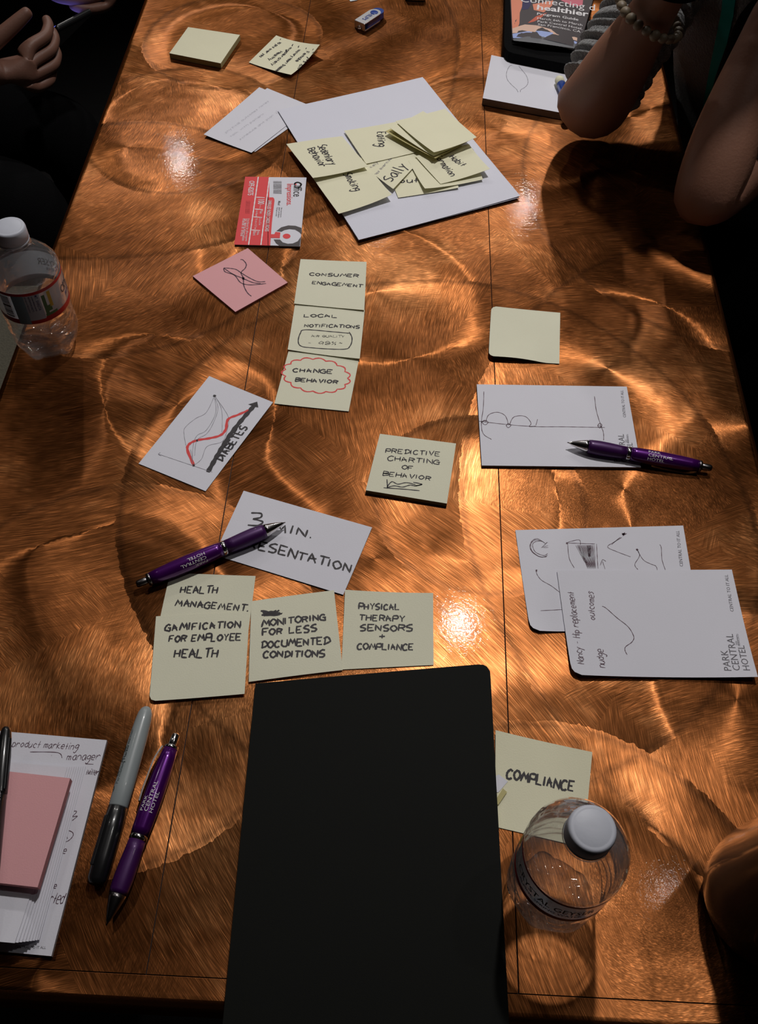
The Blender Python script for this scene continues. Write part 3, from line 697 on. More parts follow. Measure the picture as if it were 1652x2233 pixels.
s.type([('OFF-82075', (360, 205), (330, 465), 1.5, 1), ('100', (520, 538), (512, 625), 1.5, 1), ('Cards Fiches', (555, 630), (540, 700), 1), ('Plain', (555, 735), (545, 795), 1.3), ('Uni-Papier', (480, 735), (470, 850), 1.2),
        ('3 in x 5 in', (535, 875), (528, 1000), 1.2), ('7.6 cm x 12.7 cm', (470, 880), (450, 1075), 1.2), ('White', (500, 1110), (495, 1180), 1.3), ('Blanc', (430, 1110), (425, 1190), 1.3),
        ('UNRULED INDEX CARDS | FICHES', (700, 555), (640, 1115), 1.6, 1), ('Distributed by office imports', (325, 885), (285, 1290), 1), ('for more information', (285, 885), (225, 1280), 1), ('made in india', (240, 885), (200, 1200), 1)], M['whiteprint'], crop=CC, dz=.0003)
s.type([('Office Impressions Inc', (930, 680), (915, 860), 1), ('paper products', (890, 680), (870, 865), 1), ('Fabrique en Inde', (850, 680), (830, 840), 1), ('Mixed', (880, 565), (870, 640), 1.3, 1)], M['darkprint'], crop=CC)
M['dimred'] = mat('dark_red_print', sRGB(176, 40, 48), .5)
for k in range(3): s.type([('conforms to standard', (355-28*k, 560), (340-28*k, 790), 1)], M['dimred'], crop=CC, dz=.0002, name='small_print')
bars = []; rr = random.Random(3); yb = 205
while yb < 432:
    wd_ = rr.choice([3, 3, 5, 8]); bars.append((yb, wd_)); yb += wd_+rr.choice([4, 6, 9])
for k, (yb, wd_) in enumerate(bars):
    s.poly('barcode_bar', [(790, yb), (940, yb+4), (940, yb+4+wd_), (789, yb+wd_)], M['darkprint'], crop=CC)
def ringpoly(cx, cy, ro, ri, a0, a1, sy=1.0, n=24):
    o = [(cx+ro*math.cos(a0+(a1-a0)*k/n), cy+ro*sy*math.sin(a0+(a1-a0)*k/n)) for k in range(n+1)]
    i = [(cx+ri*math.cos(a1+(a0-a1)*k/n), cy+ri*sy*math.sin(a1+(a0-a1)*k/n)) for k in range(n+1)]
    return o+i
D = math.radians
pts = [p for p in ringpoly(1080, 1205, 305, 208, D(-140), D(-42), .64)]
s.poly('ring_logo', [(845, 1108), (930, 1040), (1060, 1005), (1190, 1012), (1298, 1050), (1293, 1170), (1262, 1130), (1180, 1082), (1080, 1072), (990, 1090), (938, 1120)], M['darkprint'], crop=CC)
s.poly('ring_logo', [(795, 1258), (908, 1258), (960, 1310), (1050, 1335), (1140, 1330), (1230, 1290), (1286, 1210), (1266, 1386), (905, 1376), (840, 1330)], M['darkprint'], crop=CC)
s.poly('logo_dot', [(1030+70*math.cos(a), 1200+46*math.sin(a)) for a in [2*math.pi*k/20 for k in range(20)]], M['redprint'], crop=CC)
s.poly('logo_key', [(745, 1165), (808, 1165), (830, 1122), (918, 1134), (908, 1236), (742, 1230)], M['redprint'], crop=CC, dz=.0003)
s.poly('small_ring_logo', ringpoly(1226, 278, 74, 46, D(-160), D(165), .82), M['darkprint'], crop=CC)
s.poly('small_ring_logo', [(1194+16*math.cos(a), 266+12*math.sin(a)) for a in [2*math.pi*k/12 for k in range(12)]], M['redprint'], crop=CC)

# ------------------------------------------------------------------ large sheets with the heap of notes
s = Sheet('copy_paper', 'large sheet of white copy paper under the heap of yellow notes', 'paper', [(605, 240), (921, 168), (1134, 427), (782, 523)], z=.0030, zc=(.0035, .004, .0042, .0042), thick=.0002, mat_=M['copy'], pw_=4, n=20, edge=M['cardedge'])
s.stroke('crease_marks', [[(601, 242), (606, 244)], [(1098, 383), (1101, 386)]], M['pencil'], .0006)
Sheet('copy_paper', 'second white sheet almost hidden exactly beneath the large sheet of copy paper', 'paper', [(607, 244), (924, 171), (1132, 431), (781, 525)], z=.0021, zc=(.0022, .0022, .0026, .0026), thick=.0002, mat_=M['copy'], n=6, edge=M['cardedge'])
G = 'heap of sticky notes on the large sheet'
CP = (600, 160, 2.95); CQ = (740, 230, 4.589)
s = Sheet('sticky_note', 'pale yellow note reading Out with blank lower half, lowest of the heap', 'sticky note', [(838, 358), (972, 340), (1000, 409), (868, 431)], z=.0042, zc=(.0042, .0042, .006, .0045), mat_=M['yellow'], group=G)
s.write([("You're", (560, 660), (775, 640), 7), ('out', (600, 770), (805, 765), 9)], M['ink'], .0011, crop=CQ)
s = Sheet('sticky_note', 'pale yellow note reading Sally, set at a slant in the middle of the heap', 'sticky note', [(872, 283), (940, 322), (857, 412), (778, 350)], z=.0052, zc=(.0052, .0052, .009, .0052), mat_=M['yellow'], group=G, pw_=2)
s.write([('Sally', (515, 770), (690, 595), 13, 0)], M['ink'], .0012, crop=CQ)
s.write([('likely', (300, 640), (395, 570), 4), ('has exercise', (365, 700), (525, 530), 3.4)], M['pencil'], .0006, crop=CQ)
s = Sheet('sticky_note', 'blank yellow note whose lower left corner lifts, under the Habit Formation note', 'sticky note', [(890, 350), (1022, 322), (1053, 391), (926, 411)], z=.0062, zc=(.0062, .0062, .0068, .011), mat_=M['yellow'], group=G)
s = Sheet('sticky_note', 'pale yellow note reading Eating, at the upper left of the heap', 'sticky note', [(750, 285), (872, 264), (910, 331), (798, 357)], z=.0064, zc=(.0064, .0075, .007, .007), mat_=M['yellow'], group=G)
s.write([('Eating', (372, 262), (385, 412), 11, 0)], M['ink'], .0011, crop=CQ)
s = Sheet('sticky_note', 'pale yellow note reading Smoking with curled lower edge, bottom left of the heap', 'sticky note', [(680, 385), (803, 362), (854, 424), (738, 466)], z=.0062, zc=(.005, .006, .012, .010), mat_=M['yellow'], group=G, n=16, pw_=1.8)
s.write([('Smoking', (440, 645), (512, 752), 10, 0)], M['ink'], .0010, crop=CP)
s = Sheet('sticky_note', 'pale yellow note reading Sedentary Behavior with lifted lower edge, left of the heap', 'sticky note', [(624, 314), (746, 297), (802, 362), (682, 388)], z=.008, zc=(.006, .007, .012, .012), mat_=M['yellow'], group=G, n=16, pw_=1.8)
s.write([('Sedentary', (272, 466), (352, 588), 10, 0), ('Behavior', (203, 486), (290, 602), 10, 0)], M['ink'], .0010, crop=CP)
s = Sheet('sticky_note', 'pale yellow note reading Habit Formation with curled right corner, right of the heap', 'sticky note', [(905, 340), (1022, 314), (1068, 368), (960, 401)], z=.0078, zc=(.0078, .008, .014, .0085), mat_=M['yellow'], group=G, n=16, pw_=1.8)
s.write([('Habit', (1124, 530), (1208, 592), 8.5, 0), ('Formation', (1030, 530), (1136, 656), 8.5, 0)], M['ink'], .0010, crop=CP)
Sheet('sticky_note', 'yellow note with tan adhesive edge showing, under the topmost blank notes', 'sticky note', [(840, 286), (928, 246), (1025, 305), (949, 345)], z=.0105, zc=(.013, .0105, .011, .015), mat_=M['glue'], group=G, pw_=1.5)
Sheet('sticky_note', 'blank pale yellow note twisted slightly left, second from top of the heap', 'sticky note', [(849, 278), (922, 242), (1022, 306), (945, 340)], z=.0125, zc=(.018, .0125, .013, .016), mat_=M['yellow'], group=G, pw_=1.5)
Sheet('sticky_note', 'blank pale yellow note on the very top of the heap', 'sticky note', [(862, 264), (970, 237), (1039, 299), (946, 332)], z=.0145, zc=(.018, .014, .020, .022), mat_=M['yellow'], group=G, pw_=1.5, n=16)

# ------------------------------------------------------------------ hotel notepads
CH = (1080, 1120, 2.888)
def hotel_print(s, uvmap):
    def U(p): return s_px(s, uvmap(p))
    s.type([('PARK', U((1490, 985)), U((1465, 855)), 1.05), ('CENTRAL', U((1545, 985)), U((1497, 752)), 1.05), ('HOTEL', U((1605, 985)), U((1568, 825)), 1.05)], M['print'])
    s.type([('CENTRAL TO IT ALL', U((1503, 612)), U((1462, 385)), 1)], M['print'])
    s.type([('SAN', U((1527, 822)), U((1524, 798)), 1), ('FRANCISCO', U((1545, 828)), U((1532, 752)), 1)], M['print'])
    s.stroke('rule', [[U((1533, 826)), U((1521, 758))]], M['print'], .0003)
def s_px(s, uv):
    x, y = ap(s.h_xy, uv); return ap(np.linalg.inv(s.h_uv), uv)
s1 = Sheet('hotel_note_sheet', 'white hotel note sheet with ink doodles and curled arrow, under another sheet', 'paper', [(1123, 1156), (1489, 1146), (1527, 1372), (1157, 1374)], z=.0010, zc=(.001, .001, .001, .005), mat_=M['white'], round_={(0, 1): (.06, .09)}, n=18, pw_=9)
s2 = Sheet('hotel_note_sheet', 'white hotel note sheet with Nancy - Hip replacement outcomes nudge written on it', 'paper', [(1214, 1244), (1595, 1242), (1652, 1476), (1247, 1471)], z=.0022, zc=(.0028, .002, .007, .006), mat_=M['white'], round_={(0, 1): (.06, .09)}, n=18)
s2b = s2
def uvm(p): return ap(s2b.h_uv, (CH[0]+p[0]/CH[2], CH[1]+p[1]/CH[2]))
hotel_print(s2, uvm)
s2.write([('Nancy - Hip replacement', (560, 945), (492, 487), 5.5, .1), ('outcomes', (632, 665), (618, 485), 5.5, .1), ('nudge', (694, 966), (678, 845), 6, .1)], M['pen'], .0006, crop=CH)
s2.stroke('drawing', [[(675, 578), (700, 590), (770, 650), (840, 705), (876, 765), (865, 800), (825, 830), (822, 855), (835, 880)]], M['pen'], .0006, crop=CH)
hotel_print(s1, uvm)
s1.stroke('drawing', [[(325, 262), (285, 272), (235, 245), (215, 208), (228, 172), (262, 158), (312, 188)], [(320, 270), (275, 268), (228, 232), (222, 190), (250, 165), (300, 178)], [(326, 250), (300, 262), (250, 240), (232, 200), (245, 178), (285, 170)],
  [(445, 185), (620, 190)], [(450, 180), (520, 165), (530, 195)], [(450, 190), (460, 280), (492, 340)], [(630, 190), (640, 345)],
  [(790, 150), (740, 180), (700, 210), (760, 240), (845, 272)], [(780, 148), (725, 195)], [(885, 225), (902, 265), (872, 320), (892, 352)], [(885, 225), (925, 290), (975, 318), (1005, 330), (1015, 355)],
  [(1030, 195), (1040, 215), (1045, 290), (1066, 355)], [(255, 355), (262, 380), (290, 415), (350, 450), (405, 492)], [(285, 603), (415, 597)], [(388, 370), (418, 600)], [(668, 300), (685, 348)], [(655, 325), (668, 290), (690, 300)]], M['pen'], .0005, crop=CH)
s1.stroke('dark_scribble', [[(500+j*8, 200), (560+j*5, 345 if j > 2 else 310), (512+j*8, 195)] for j in range(14)]+[[(570+j*4, 200), (580+j*2, 270)] for j in range(7)]+[[(286, 214), (325, 180)], [(290, 212), (328, 200)], [(300, 214), (330, 212)], [(298, 205), (322, 178)]], M['pen'], .00032, smooth=False, crop=CH)
s1.stroke('dots', [[(790, 128), (815, 130), (800, 140), (805, 120), (795, 135)], [(252, 354), (262, 356)], [(440, 184), (450, 188)], [(883, 222), (890, 232)]], M['pen'], .0016, crop=CH, smooth=False)
s3 = Sheet('hotel_notepad', 'thin white hotel notepad with a timeline sketch, purple pen resting on it', 'notepad', [(1039, 838), (1366, 843), (1397, 1019), (1050, 1015)], z=.0034, thick=.0030, mat_=M['white'], edge=M['cardedge'])
hotel_print(s3, uvm)
s3.stroke('drawing', [[(498, 528), (620, 542), (730, 550), (860, 551), (1020, 554)], [(520, 405), (518, 470), (510, 535), (518, 580), (552, 603)], [(977, 425), (985, 485), (1003, 545), (1014, 575), (1015, 607)],
  [(528, 532), (540, 502), (575, 491), (608, 505), (622, 542)], [(626, 542), (645, 510), (690, 508), (715, 535), (708, 550), (735, 548)], [(510, 535), (522, 524), (538, 532), (525, 543), (512, 530), (530, 526)],
  [(612, 548), (620, 538), (632, 545), (620, 555), (612, 545)], [(990, 545), (1000, 536), (1008, 546), (998, 556), (990, 545), (1006, 552)], [(742, 520), (735, 545)]], M['pen'], .0006, crop=CR3)
s4 = Sheet('hotel_notepad', 'thick white notepad with a thin leaf outline, beside the far elbow', 'notepad', [(1071, 120), (1252, 158), (1240, 249), (1052, 214)], z=.010, thick=.0095, mat_=M['white'], edge=M['cardedge'])
s4.stroke('drawing', [[(570, 240), (525, 265), (482, 360), (490, 470), (560, 560), (645, 638), (668, 685)], [(680, 255), (740, 330), (802, 410), (832, 500), (820, 560), (780, 605), (715, 645), (705, 685)]], M['pencil'], .0006, crop=(1040, 110, 7.51))
# lower left notepad, its pages fanned over it
def wxy(px, h): v = pw(px, h); return np.array([v.x, v.y])
tr, br = wxy((233, 1614), .004), wxy((112, 2085), .004); ax = (tr-br)/np.linalg.norm(tr-br); lx = np.array([-ax[1], ax[0]])
s5 = Sheet('hotel_notepad', 'white hotel notepad with product marketing manager written along its top edge', 'notepad', world=[tuple(tr+lx*.106), tuple(tr), tuple(br), tuple(br+lx*.106)], z=.004, thick=.0036, mat_=M['white'], edge=M['cardedge'])
CB = (0, 1500, 3.435)
s5.write([('product marketing', (85, 440), (585, 462), 5.2, .15), ('manager', (495, 540), (748, 540), 5.2, .15), ('twitter', (640, 650), (735, 650), 4.2, .2), ('reported', (250, 1600), (470, 1618), 7, .15), ('like', (350, 1500), (425, 1502), 4), ('e', (465, 1240), (495, 1245), 5)], M['pen'], .0005, crop=CB)
s5.stroke('drawing', [[(225, 480), (430, 485), (465, 525)], [(500, 1065), (540, 1080), (548, 1105), (520, 1140), (482, 1158)], [(520, 930), (575, 925), (545, 965), (580, 960), (540, 995)], [(500, 1100), (505, 1130)], [(385, 505), (387, 508)], [(640, 570), (700, 572)]], M['pen'], .0005, crop=CB)
s5.type([('CENTRAL TO IT ALL', (110, 1950), (342, 1955), 1)], M['print'], crop=CB)
# fanned pages: one loose block, pages are parts
fan = empty('note_sheet_bundle', (float(tr[0]+lx[0]*.05), float(tr[1]+lx[1]*.05)-.06, Z0+.005))
tag(fan, 'bundle of curled white note sheets fanned out under the pink pad', 'paper')
t0 = wxy((186, 1669), .006); NP = 9
for k in range(NP):
    f = k/(NP-1)
    b0 = wxy((86-52*f**1.2, 2050+8*f), .006+.0012*k)
    tt = t0 + lx*(.0015*k) + np.array([0, -.0005*k])
    z0 = .0046+.0007*k
    pg = Sheet('page', None, None, world=[tuple(tt+lx*.10), tuple(tt), tuple(b0), tuple(b0+lx*(.10-.015*f))], z=z0, zc=(z0,)*4, thick=.00025, mat_=M['white'], parent=fan, edge=M['cardedge'], n=8,
               fn=(lambda kk: (lambda u, v: (.0012*kk+.003)*v**3*.6))(k))
zt = .0165
ptr, pbr = wxy((153, 1697), zt+.006), wxy((82, 1935), zt+.006); ax2 = (ptr-pbr)/np.linalg.norm(ptr-pbr); lx2 = np.array([-ax2[1], ax2[0]])
s6 = Sheet('sticky_note_pad', 'thick pad of pink sticky notes on the notepad at the lower left', 'sticky notes', world=[tuple(ptr+lx2*.076), tuple(ptr), tuple(pbr), tuple(pbr+lx2*.076)], z=zt+.006, thick=.0065, mat_=M['pink'], edge=M['pinkedge'], n=6)
# ================================================================== BLACK NOTEBOOK
def nb_sheet(name, z, thick, m, parent, grow=0.0, lab=None, rnd=True):
    px = [(556, 1488), (1068, 1446), (1112, 2262), (482, 2262)]
    w = [np.array(tuple(pw(p, .006))[:2]) for p in px]; c = sum(w)/4
    w = [tuple(a+(a-c)/np.linalg.norm(a-c)*grow) for a in w]
    s = Sheet(name, None, None, world=w, z=z, zc=(z-.0015 if z > .004 else z, z, z, z), thick=thick, mat_=m, parent=parent, n=40,
              round_={(1, 0): (.045, .032), (1, 1): (.045, .032)})
    if lab: s.o['label'] = lab
    return s
nbk = empty('black_notebook', tuple(pw((820, 1850), 0)))
tag(nbk, 'large plain black soft-cover notebook with rounded corners, lying closed at the near end', 'notebook')
nb_sheet('back_cover', .0009, .0006, M['blackmatte'], nbk)
nb_sheet('pages', .0048, .0038, M['yellow2'], nbk, grow=-.0006)
nb_sheet('front_cover', .0058, .0007, M['blackmatte'], nbk, grow=-.0002)

# ================================================================== PENS AND MARKERS
def wrap_text(items, r, m, parent, name='printed_text', ang0=0):
    """lettering wrapped on a barrel: local X along the barrel; items (text, x0, length, angle deg)"""
    bm = bmesh.new()
    for t, x0, ln, a, *sc_ in items:
        me, wd_ = text_mesh(t, 0); k = ln/wd_; base = len(bm.verts); bm.from_mesh(me); bm.verts.ensure_lookup_table()
        ky = k*(sc_[0] if sc_ else 1)
        for v in list(bm.verts)[base:]:
            th = math.radians(a+ang0) + v.co.y*ky/r          # angle from up (+Z) towards +Y
            v.co = Vector((x0+v.co.x*k, math.sin(th)*(r+.00012), math.cos(th)*(r+.00012)))
    return bobj(name, bm, m, parent)
def place_axis(root, p0, p1):
    d = (p1-p0); L_ = d.length; x = d.normalized(); z = Vector((0, 0, 1)); y = z.cross(x).normalized(); z = x.cross(y)
    root.matrix_world = Matrix(((x.x, y.x, z.x, p0.x), (x.y, y.y, z.y, p0.y), (x.z, y.z, z.z, p0.z), (0, 0, 0, 1)))
    return L_
def seg_lathe(name, prof, m, parent, seg=28):
    vs, fs = lathe([(a/1000, r/1000) for a, r in prof], seg, axis='X')
    return obj(name, vs, fs, m, parent, True)
def hotel_pen(px_tip, px_end, label, clip=True, clip_ang=95, text_ang=0, tipm='chrome', clipm='purple', h0=.0070, h1=.0072):
    r = empty('ballpoint_pen'); L_ = place_axis(r, pw(px_tip, h0), pw(px_end, h1)); tag(r, label, 'pen', 'purple hotel ballpoint pens')
    k = L_*1000/143.0
    G = 1.26
    S = lambda pr: [(a*k, b*G) for a, b in pr]
    seg_lathe('tip', S([(0, .35), (2, .6), (3, 1.1), (5, 1.7), (12, 3.4), (18, 4.6), (21, 5.0)]), M[tipm], r)
    seg_lathe('grip', S([(21, 5.05), (24, 5.4), (32, 5.75), (42, 5.6), (52, 5.2), (59, 5.05)]), M['purplegrip'], r)
    rg = seg_lathe('ring', S([(59, 5.0), (59.5, 5.35), (62.5, 5.35), (63, 5.0)]), M['chrome'], r)
    seg_lathe('barrel', S([(63, 5.25), (68, 5.55), (80, 5.85), (95, 5.9), (110, 5.6), (122, 5.0), (130, 4.5)]), M['purple'], r)
    seg_lathe('end_ring', S([(130, 4.4), (130.3, 4.65), (132.6, 4.4), (133, 3.4)]), M['chrome' if clipm == 'chrome' else 'darkchrome'], r)
    seg_lathe('push_button', S([(132.5, 2.2), (134, 2.7), (141.5, 2.6), (143, 1.9)]), M['chrome' if clipm == 'chrome' else 'darkchrome'], r)
    bm = bmesh.new(); n = 14
    for i in range(n+1):
        t = i/n; x = (130-44*t)*k/1000; z = (6.3+2.8*math.sin(min(1, t*3)*math.pi/2)-1.2*max(0, t-.8)*5*.6)/1000
        w = (2.6-.9*t)/1000
        for a, b in ((w, .0011), (-w, .0011), (-w, 0), (w, 0)): bm.verts.new((x, a, z+b))
    bm.verts.ensure_lookup_table()
    for i in range(n):
        for j in range(4): bm.faces.new([bm.verts[i*4+j], bm.verts[i*4+(j+1) % 4], bm.verts[i*4+4+(j+1) % 4], bm.verts[i*4+4+j]])
    bm.faces.new([bm.verts[3-j] for j in range(4)]); bm.faces.new([bm.verts[n*4+j] for j in range(4)])
    rot = Matrix.Rotation(-math.radians(clip_ang), 4, 'X'); bm.transform(rot)
    bobj('clip', bm, M['blackplastic' if clipm == 'purple' else 'darkchrome'], r)
    wrap_text([('PARK', .079*k, .0115, 31+text_ang, .74), ('CENTRAL', .079*k, .0235, 2+text_ang, .74), ('HOTEL', .079*k, .0160, -27+text_ang, .74)], .00745, M['whiteprint'], r)
    return r
hotel_pen((1236, 965), (1551, 1021), 'purple metallic ballpoint pen lying across the hotel notepad at the right', text_ang=-36, clip_ang=-150, h0=.0106, h1=.0080)
hotel_pen((622, 1139), (297, 1275), 'purple metallic ballpoint pen lying on the 3 MIN. PRESENTATION card', text_ang=30, clip_ang=170, h0=.0084, h1=.0082)
hotel_pen((232, 2018), (384, 1600), 'purple metallic ballpoint pen with chrome clip, at the lower left beside the grey marker', text_ang=-14, clip_ang=72, tipm='darkchrome', clipm='chrome')
# permanent marker
r = empty('permanent_marker'); L_ = place_axis(r, pw((208, 1930), .0077), pw((321, 1541), .0076)); tag(r, 'grey permanent marker with black cap at the lower left', 'marker')
k = L_*1000/138.0; S = lambda pr: [(a*k, b) for a, b in pr]
seg_lathe('cap', S([(0, 3.4), (.6, 5.3), (4, 6.9), (20, 7.5), (40, 7.6), (56, 7.35), (56.3, 6.9)]), M['blackplastic'], r)
bm = bmesh.new(); box(bm, (.030*k, 0, .0078), (.036, .0032, .002), .0006); bm.transform(Matrix.Rotation(math.radians(-40), 4, 'X')); bobj('clip', bm, M['blackplastic'], r)
seg_lathe('barrel', S([(56, 6.8), (57, 7.2), (75, 7.4), (110, 7.1), (126, 6.3), (132, 5.6), (135.6, 4.2), (137.4, 2.4), (138, .8)]), M['greyplastic'], r)
M['markerprint'] = mat('dark_green_print', sRGB(44, 62, 60), .5)
wrap_text([('Sharpie', .066*k, .036, 46, 1.15), ('FINE POINT', .104*k, .012, 30, 1), ('Permanent Marker', .072*k, .031, 27, .9)], .0073, M['markerprint'], r)
# black pen at the left rim
r = empty('felt_tip_pen'); L_ = place_axis(r, pw((-28, 2020), .030), pw((14, 1586), .0275)); tag(r, 'glossy black felt tip pen lying on the pink pad at the left rim', 'pen')
k = L_*1000/150; S = lambda pr: [(a*k, b) for a, b in pr]
seg_lathe('barrel', S([(0, .6), (6, 2.4), (16, 4.6), (30, 4.9), (95, 4.9)]), M['blackplastic'], r)
seg_lathe('cap', S([(95, 5.0), (96, 5.3), (125, 5.3), (140, 4.6), (146, 3.9), (149, 3.0), (150, 2.2)]), M['blackplastic'], r)
bm = bmesh.new(); box(bm, (.118*k, 0, .0058), (.04, .0026, .0016), .0006); bm.transform(Matrix.Rotation(math.radians(50), 4, 'X')); bobj('clip', bm, M['blackplastic'], r)
wrap_text([('LIQUID TIP ARTISTS', .045*k, .052, 6, 1.1), ('PERMANENT INK  WATERPROOF', .040*k, .060, -24, 1.0)], .0049, M['whiteprint'], r)

# ================================================================== USB STICK
pa, pb = pw((786, 57), .004), pw((826, 29), .005); r = empty('usb_stick'); L_ = place_axis(r, Vector((pa.x, pa.y, Z0)), Vector((pb.x, pb.y, Z0)))
tag(r, 'small blue flash drive with silver swivel cover, at the far end of the table', 'flash drive')
def rbox_round(name, x0, x1, w, z0, z1, m, parent, r0, r1, bev=.0012):
    """flat bar with round ends r0 (at x0) and r1 (at x1)"""
    bm = bmesh.new(); pts = []
    for k_ in range(9):
        a = -math.pi/2+math.pi*k_/8; pts.append((x1-r1+r1*math.cos(a), math.copysign(1, math.sin(a) or 1)*(w-r1) + r1*math.sin(a) if abs(math.sin(a)) > 1e-6 else 0) if r1 < w else (x1-w+w*math.cos(a), w*math.sin(a)))
    for k_ in range(9):
        a = math.pi/2+math.pi*k_/8; rr_ = min(r0, w); pts.append((x0+rr_+rr_*math.cos(a), (w-rr_)*(1 if k_ < 4 else -1 if k_ > 4 else 0)+rr_*math.sin(a)))
    vt = [bm.verts.new((x, y, z1)) for x, y in pts]; vb = [bm.verts.new((x, y, z0)) for x, y in pts]; n = len(pts)
    bm.faces.new(vt); bm.faces.new(list(reversed(vb)))
    for i in range(n): bm.faces.new((vb[i], vb[(i+1) % n], vt[(i+1) % n], vt[i]))
    bmesh.ops.remove_doubles(bm, verts=bm.verts, dist=1e-6)
    return bobj(name, bm, m, parent)
Lm = L_
rbox_round('body', .004, Lm+.006, .0088, .0012, .0098, M['bluep'], r, .003, .02)
rbox_round('swivel_cover_top', -.002, Lm-.002, .0094, .0100, .0110, M['silver'], r, .002, .02)
bm = bmesh.new(); box(bm, (-.0022, 0, .0055), (.0012, .0186, .0110), .0004); bobj('swivel_cover_end', bm, M['silver'], r)
rbox_round('swivel_cover_bottom', -.002, Lm-.002, .0094, .0, .0010, M['silver'], r, .002, .02)
vs, fs = lathe([(.0108, .0058), (.0114, .0056), (.0116, .0045)], 24); o = obj('pivot_button', vs, fs, M['bluep'], r, True); o.location = (Lm-.012, 0, 0)
bm = bmesh.new(); me, wd_ = text_mesh('PHILIPS', 1); bm.from_mesh(me)
for v in bm.verts:
    k_ = .026/wd_; v.co = Vector((.032-v.co.x*k_, .0028-v.co.y*k_*1.15, .0112))
bobj('printed_text', bm, M['bluep'], r)
vs, fs = [], []
for i in range(13):
    a = math.pi*i/12
    for j in range(6): b = 2*math.pi*j/6; vs.append((-.003-(.004+.0007*math.cos(b))*math.sin(a)*.8, (.0035+.0007*math.cos(b))*math.cos(a), .003+.0007*math.sin(b)))
for i in range(12):
    for j in range(6): fs.append((i*6+j, i*6+(j+1) % 6, i*6+6+(j+1) % 6, i*6+6+j))
obj('key_loop', vs, fs, M['chrome'], r, True)
# bits at the far end
q = pw((905, -14), .0); bm = bmesh.new(); box(bm, (0, 0, .006), (.032, .05, .012), .003); o = bobj('black_case', bm, M['blackplastic']); o.location = (q.x, q.y, Z0); tag(o, 'small black plastic case cut off by the top of the picture', 'case')
Sheet('paper_scrap', 'tiny white paper corner at the very top of the picture left of the flash drive', 'paper', [(735, -30), (772, -22), (779, 0), (764, 3)], z=.0008, mat_=M['white'], n=2)

